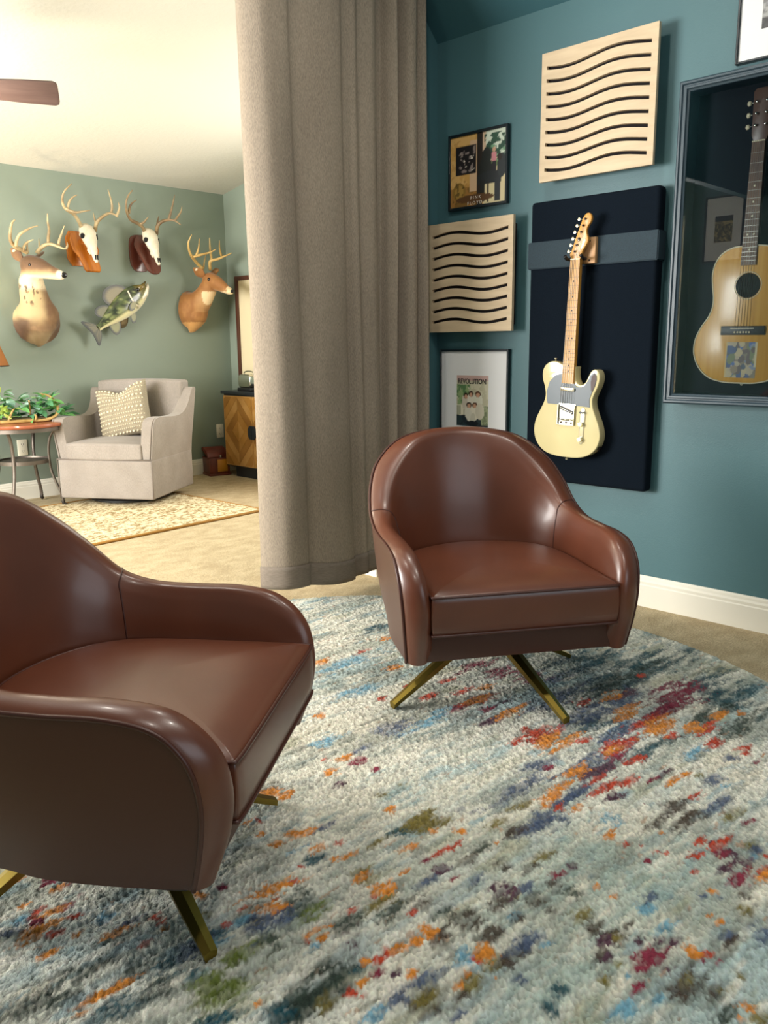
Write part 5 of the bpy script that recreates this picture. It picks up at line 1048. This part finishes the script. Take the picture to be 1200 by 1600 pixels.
for kx, ky, h, num, pal, sp in ((-.19, .0, .18, 40, (0, 1, 4, 3), .08), (-.06, .01, .13, 34, (0, 2, 4), .08), (.05, -.0, .13, 36, (2, 0, 4), .08), (.13, .0, .15, 32, (1, 2, 0), .06), (-.13, -.04, .08, 18, (3, 5, 1), .06), (.23, .0, .055, 12, (0, 2), .035)):
    for i in range(num):
        a = rng.uniform(0, 2*PI); el = rng.uniform(-.15, 1.1); r = sp*rng.random()**.6
        o = bpy.data.objects.new('leaf', LM[rng.choice(pal)]); C.objects.link(o); o.parent = PL
        o.location = (kx+r*math.cos(a), ky+r*math.sin(a)*.8, .025+h*rng.random()); s = rng.uniform(.8, 1.35); o.scale = (s, s, s)
        o.rotation_euler = Euler((el, rng.uniform(-.5, .5), a-PI/2), 'XYZ')
stems = [([(kx, 0, .01), (kx+rng.uniform(-.03, .03), rng.uniform(-.03, .03), .08), (kx+rng.uniform(-.05, .05), rng.uniform(-.03, .03), .13)], .003) for kx in (-.2, -.17, -.06, -.03, .05, .08, .13)]
tubes('stems', stems, M['leaf2'], PL, 5)
tubes('antler_bowl', [(cr_([(-.30, -.06, .02), (-.20, -.085, .012), (-.08, -.09, .012), (.02, -.085, .012), (.12, -.075, .014), (.185, -.05, .04), (.205, -.02, .09), (.19, .0, .14), (.15, .02, .175), (.10, .03, .185)], 44), np.linspace(.014, .007, 44)),
                      (cr_([(-.13, -.088, .014), (-.12, -.095, .05), (-.10, -.09, .085), (-.085, -.08, .10)], 12), np.linspace(.010, .004, 12)),
                      (cr_([(-.20, -.085, .014), (-.23, -.11, .04), (-.26, -.12, .065)], 10), np.linspace(.010, .004, 10)),
                      (cr_([(.04, -.085, .014), (.045, -.10, .04), (.035, -.105, .055)], 10), np.linspace(.010, .006, 10)),
                      (cr_([(-.28, .07, .014), (-.1, .095, .012), (.1, .085, .014), (.185, .05, .03), (.2, .0, .06)], 30), np.linspace(.012, .008, 30)),
                      (cr_([(.02, -.02, .05), (.02, -.04, .10), (.015, -.05, .15)], 10), np.linspace(.006, .005, 10))], M['antler3'], PL, 8)
slab('moss_bed', cr_([(-.27, 0), (-.2, -.06), (0, -.07), (.15, -.05), (.19, 0), (.15, .05), (0, .07), (-.2, .06)], 40, True).tolist(), .002, .03, M['drift'], PL, .006)
LP = thing('table_lamp', 'table lamp with an amber shade whose lower corner shows at the left edge', 'lamp', (2.15, 5.83, .597))
lathe('lamp_base', [(.07, 0), (.075, .01), (.03, .03), (.018, .08), (.03, .16), (.022, .24), (.010, .30), (.008, .40)], M['bronze'], LP, 24)
Vs = []; prof = [(.195, .385), (.120, .60)]
sh = lathe('lamp_shade', [(.195, .385), (.198, .385), (.122, .61), (.119, .61), (.195, .387)], M['shade'], LP, 40)
tube('shade_rim', [(.197*math.cos(a), .197*math.sin(a), .386) for a in np.linspace(0, 2*PI, 40, False)], .004, M['bronze'], sh, 6, True)
b = lathe('bulb', [(.006, .40), (.028, .44), (.03, .46), (.018, .485), (.002, .49)], M['bulbglass'], LP, 16)
point('lamp_bulb', (2.15, 5.83, 1.115), 15, (1, .78, .5), .03)
# outlets
def outlet(label, x, z):
    o = thing('outlet', label, 'outlet', mtx=on_far_wall(x, z, 0))
    box('cover_plate', (-.036, -.059, .0), (.036, .059, .007), M['plate'], o, .002)
    for y in (-.024, .024):
        for s in (-.007, .007): box('slot', (s-.0015, y-.006, .0068), (s+.0015, y+.006, .0074), M['ink'], o)
        lathe('ground_hole', [(.002, .0068), (.002, .0074)], M['ink'], o, 8, (0, y-.012, 0))
outlet('white duplex outlet low on the sage wall behind the side table', 2.506, .383)
outlet('white duplex outlet on the sage wall between the armchair and the cabinet', 4.245, .36)

# ------------------------------------------------------------------ cabinet, appliance, wooden box, side picture
CB = thing('cabinet', 'black-framed cabinet with patterned wood doors in the far corner beside the curtain', 'cabinet', (4.255, 5.30, 0))
y0, y1 = -1.0, .58        # local y range (world 4.30 .. 5.88)
box('carcass', (-.105, y0, .085), (.125, y1, .700), M['cab_black'], CB)
box('top', (-.135, y0-.005, .700), (.128, y1+.005, .724), M['cab_black'], CB, .002)
box('plinth', (-.085, y0+.06, .0), (.115, y1-.10, .085), M['cab_black'], CB)
def clip(poly, a, b, c):       # keep a*x+b*y<=c
    out = []
    for i in range(len(poly)):
        p, q = poly[i], poly[(i+1) % len(poly)]; dp, dq = a*p[0]+b*p[1]-c, a*q[0]+b*q[1]-c
        if dp <= 0: out.append(p)
        if dp*dq < 0: t = dp/(dp-dq); out.append((p[0]+(q[0]-p[0])*t, p[1]+(q[1]-p[1])*t))
    return out
DX = Matrix(((0, 0, -1, -.106), (-1, 0, 0, 0), (0, 1, 0, 0), (0, 0, 0, 1)))
for d in range(4):
    ya, yb_ = y1-.012-d*.392, y1-.012-d*.392-.386; wd, ht = (ya-yb_), .585; cz = .392
    dr = box('door', (-wd/2, -ht/2, 0), (wd/2, ht/2, .014), M['plank1'], CB); dr.matrix_local = Matrix.Translation((0, (ya+yb_)/2, cz)) @ DX
    for qx in (-1, 1):
        for qy in (-1, 1):
            for k_ in range(5):
                s0, s1 = k_*.46+.0, k_*.46+.46; a_, b_ = 1/.19, 1/.20
                rect_ = [(0.001, .001), (wd/2-.008, .001), (wd/2-.008, ht/2-.008), (.001, ht/2-.008)]
                pl = clip(clip(rect_, a_, b_, s1-.012), -a_, -b_, -s0-.012 if k_ else 0)
                if len(pl) < 3: continue
                pl = [(qx*p[0], qy*p[1]) for p in pl]
                if qx*qy < 0: pl = pl[::-1]
                slab('plank', pl, .014, .0165, M['plank%d' % ((k_*2+(qx > 0)+d) % 3)], dr)
    hx = wd/2 if d % 2 == 0 else -wd/2
    sg = 1 if d % 2 == 0 else -1
    slab('handle', [(hx, -.055), (hx-sg*.025, -.055), (hx-sg*.048, -.028), (hx-sg*.048, .028), (hx-sg*.025, .055), (hx, .055)][::-sg], .017, .028, M['cab_black'], dr)
TO = thing('chrome_appliance', 'small chrome appliance with black base standing on the far cabinet', 'appliance', (4.235, 5.63, .7245), math.radians(0))
def rr_out(w, h, r, n=6):
    o = []
    for cx, cy, a0 in ((w-r, h-r, 0), (-w+r, h-r, 90), (-w+r, -h+r, 180), (w-r, -h+r, 270)):
        for i in range(n+1):
            a = math.radians(a0+90*i/n); o.append((cx+r*math.cos(a), cy+r*math.sin(a)))
    return o
o = slab('chrome_body', rr_out(.085, .055, .035), -.055, .055, M['chrome'], TO, .012, 3); o.matrix_local = Matrix.Translation((0, 0, .078)) @ Matrix.Rotation(PI/2, 4, 'X') @ Matrix.Rotation(PI/2, 4, 'Y') @ Matrix.Scale(1, 4)
o.matrix_local = Matrix.Translation((0, 0, .082)) @ Matrix(((0, 0, 1, 0), (1, 0, 0, 0), (0, 1, 0, 0), (0, 0, 0, 1)))
box('base', (-.06, -.09, 0), (.06, .09, .027), M['black'], TO, .006)
tube('handle', cr_([(0, .07, .13), (0, .055, .155), (0, .0, .162), (0, -.055, .155), (0, -.07, .13)], 20), .005, M['chrome'], TO, 8)
box('lever', (-.008, .085, .07), (.008, .108, .08), M['black'], TO, .002)
BX = thing('wooden_box', 'small open reddish wooden chest with a hinged lid beside the cabinet', 'box', (4.11, 5.985, 0), math.radians(-14))
for a, b, c, d in ((-.09, -.085, -.078, .085), (.078, -.085, .09, .085), (-.078, .073, .078, .085), (-.078, -.085, .078, -.073)): box('side_board', (a, b, .018), (c, d, .155), M['box_wood'], BX, .001)
box('bottom_board', (-.097, -.092, 0), (.097, .092, .018), M['box_wood'], BX, .003)
box('amber_panel', (-.02, -.0885, .035), (.07, -.0852, .14), M['amber'], BX, .001)
box('corner_post', (-.035, -.088, .018), (-.022, -.0852, .155), M['box_wood'], BX)
o = slab('lid', cr_([(-.085, 0), (-.06, .03), (0, .042), (.06, .03), (.085, 0), (0, -.002)], 40, True).tolist(), -.09, .09, M['box_wood'], BX, .002)
o.matrix_local = Matrix.Translation((0, .03, .185)) @ Matrix.Rotation(math.radians(24), 4, 'X') @ Matrix(((0, 0, 1, 0), (1, 0, 0, 0), (0, 1, 0, 0), (0, 0, 0, 1)))
lathe('metal_catch', [(.012, 0), (.013, .012), (.006, .018)], M['chrome'], BX, 14, (.02, -.06, .155))
box('shade_fill', (-.077, -.072, .13), (.077, .072, .150), M['hole'], BX)  # black sheet stands for the shade inside the open chest
SP = thing('framed_art', 'brown framed cream print on the far side wall, mostly behind the curtain', 'picture', mtx=Matrix(((0, 0, -1, XS), (-1, 0, 0, 5.665), (0, 1, 0, 1.23), (0, 0, 0, 1))))
for a, b, c, d in ((-.295, -.44, -.262, .44), (.262, -.44, .295, .44), (-.262, -.44, .262, -.405), (-.262, .405, .262, .44)): box('frame_bar', (a, b, .001), (c, d, .03), M['brownframe'], SP, .003)
box('paper', (-.262, -.405, .001), (.262, .405, .012), M['artpaper'], SP)
# ------------------------------------------------------------------ ceiling fan
FN = thing('ceiling_fan', 'dark ceiling fan whose one visible blade reaches in from the left edge', 'fan', (FAN.x, FAN.y, FAN.z))
ztop = zc(FAN.y)-FAN.z
tube('downrod', [(0, 0, .06), (0, 0, ztop-.03)], .012, M['bronze'], FN, 12)
lathe('canopy', [(.03, ztop-.09), (.07, ztop-.03), (.075, ztop+.012)], M['bronze'], FN, 24)
lathe('motor', [(.05, -.06), (.10, -.05), (.125, -.02), (.125, .03), (.10, .06), (.03, .08)], M['bronze'], FN, 32)
lathe('light_bowl', [(.01, -.17), (.07, -.155), (.105, -.11), (.11, -.065)], M['bulbglass'], FN, 28)
for q in range(4):
    a = math.radians(-29+q*90); Rz = Matrix.Rotation(a, 4, 'Z')
    out = [(.20, -.058), (.45, -.078), (.585, -.082), (.602, -.072), (.606, -.05), (.606, .05), (.602, .072), (.585, .082), (.45, .078), (.20, .058)]
    bl = slab('blade', out, -.004, .004, M['bladewood'], FN, .002); bl.matrix_local = Rz @ Matrix.Rotation(math.radians(-24), 4, 'X')
    br2 = slab('blade_arm', [(.09, -.02), (.26, -.03), (.26, .03), (.09, .02)], .005, .012, M['bronze'], bl, .002)
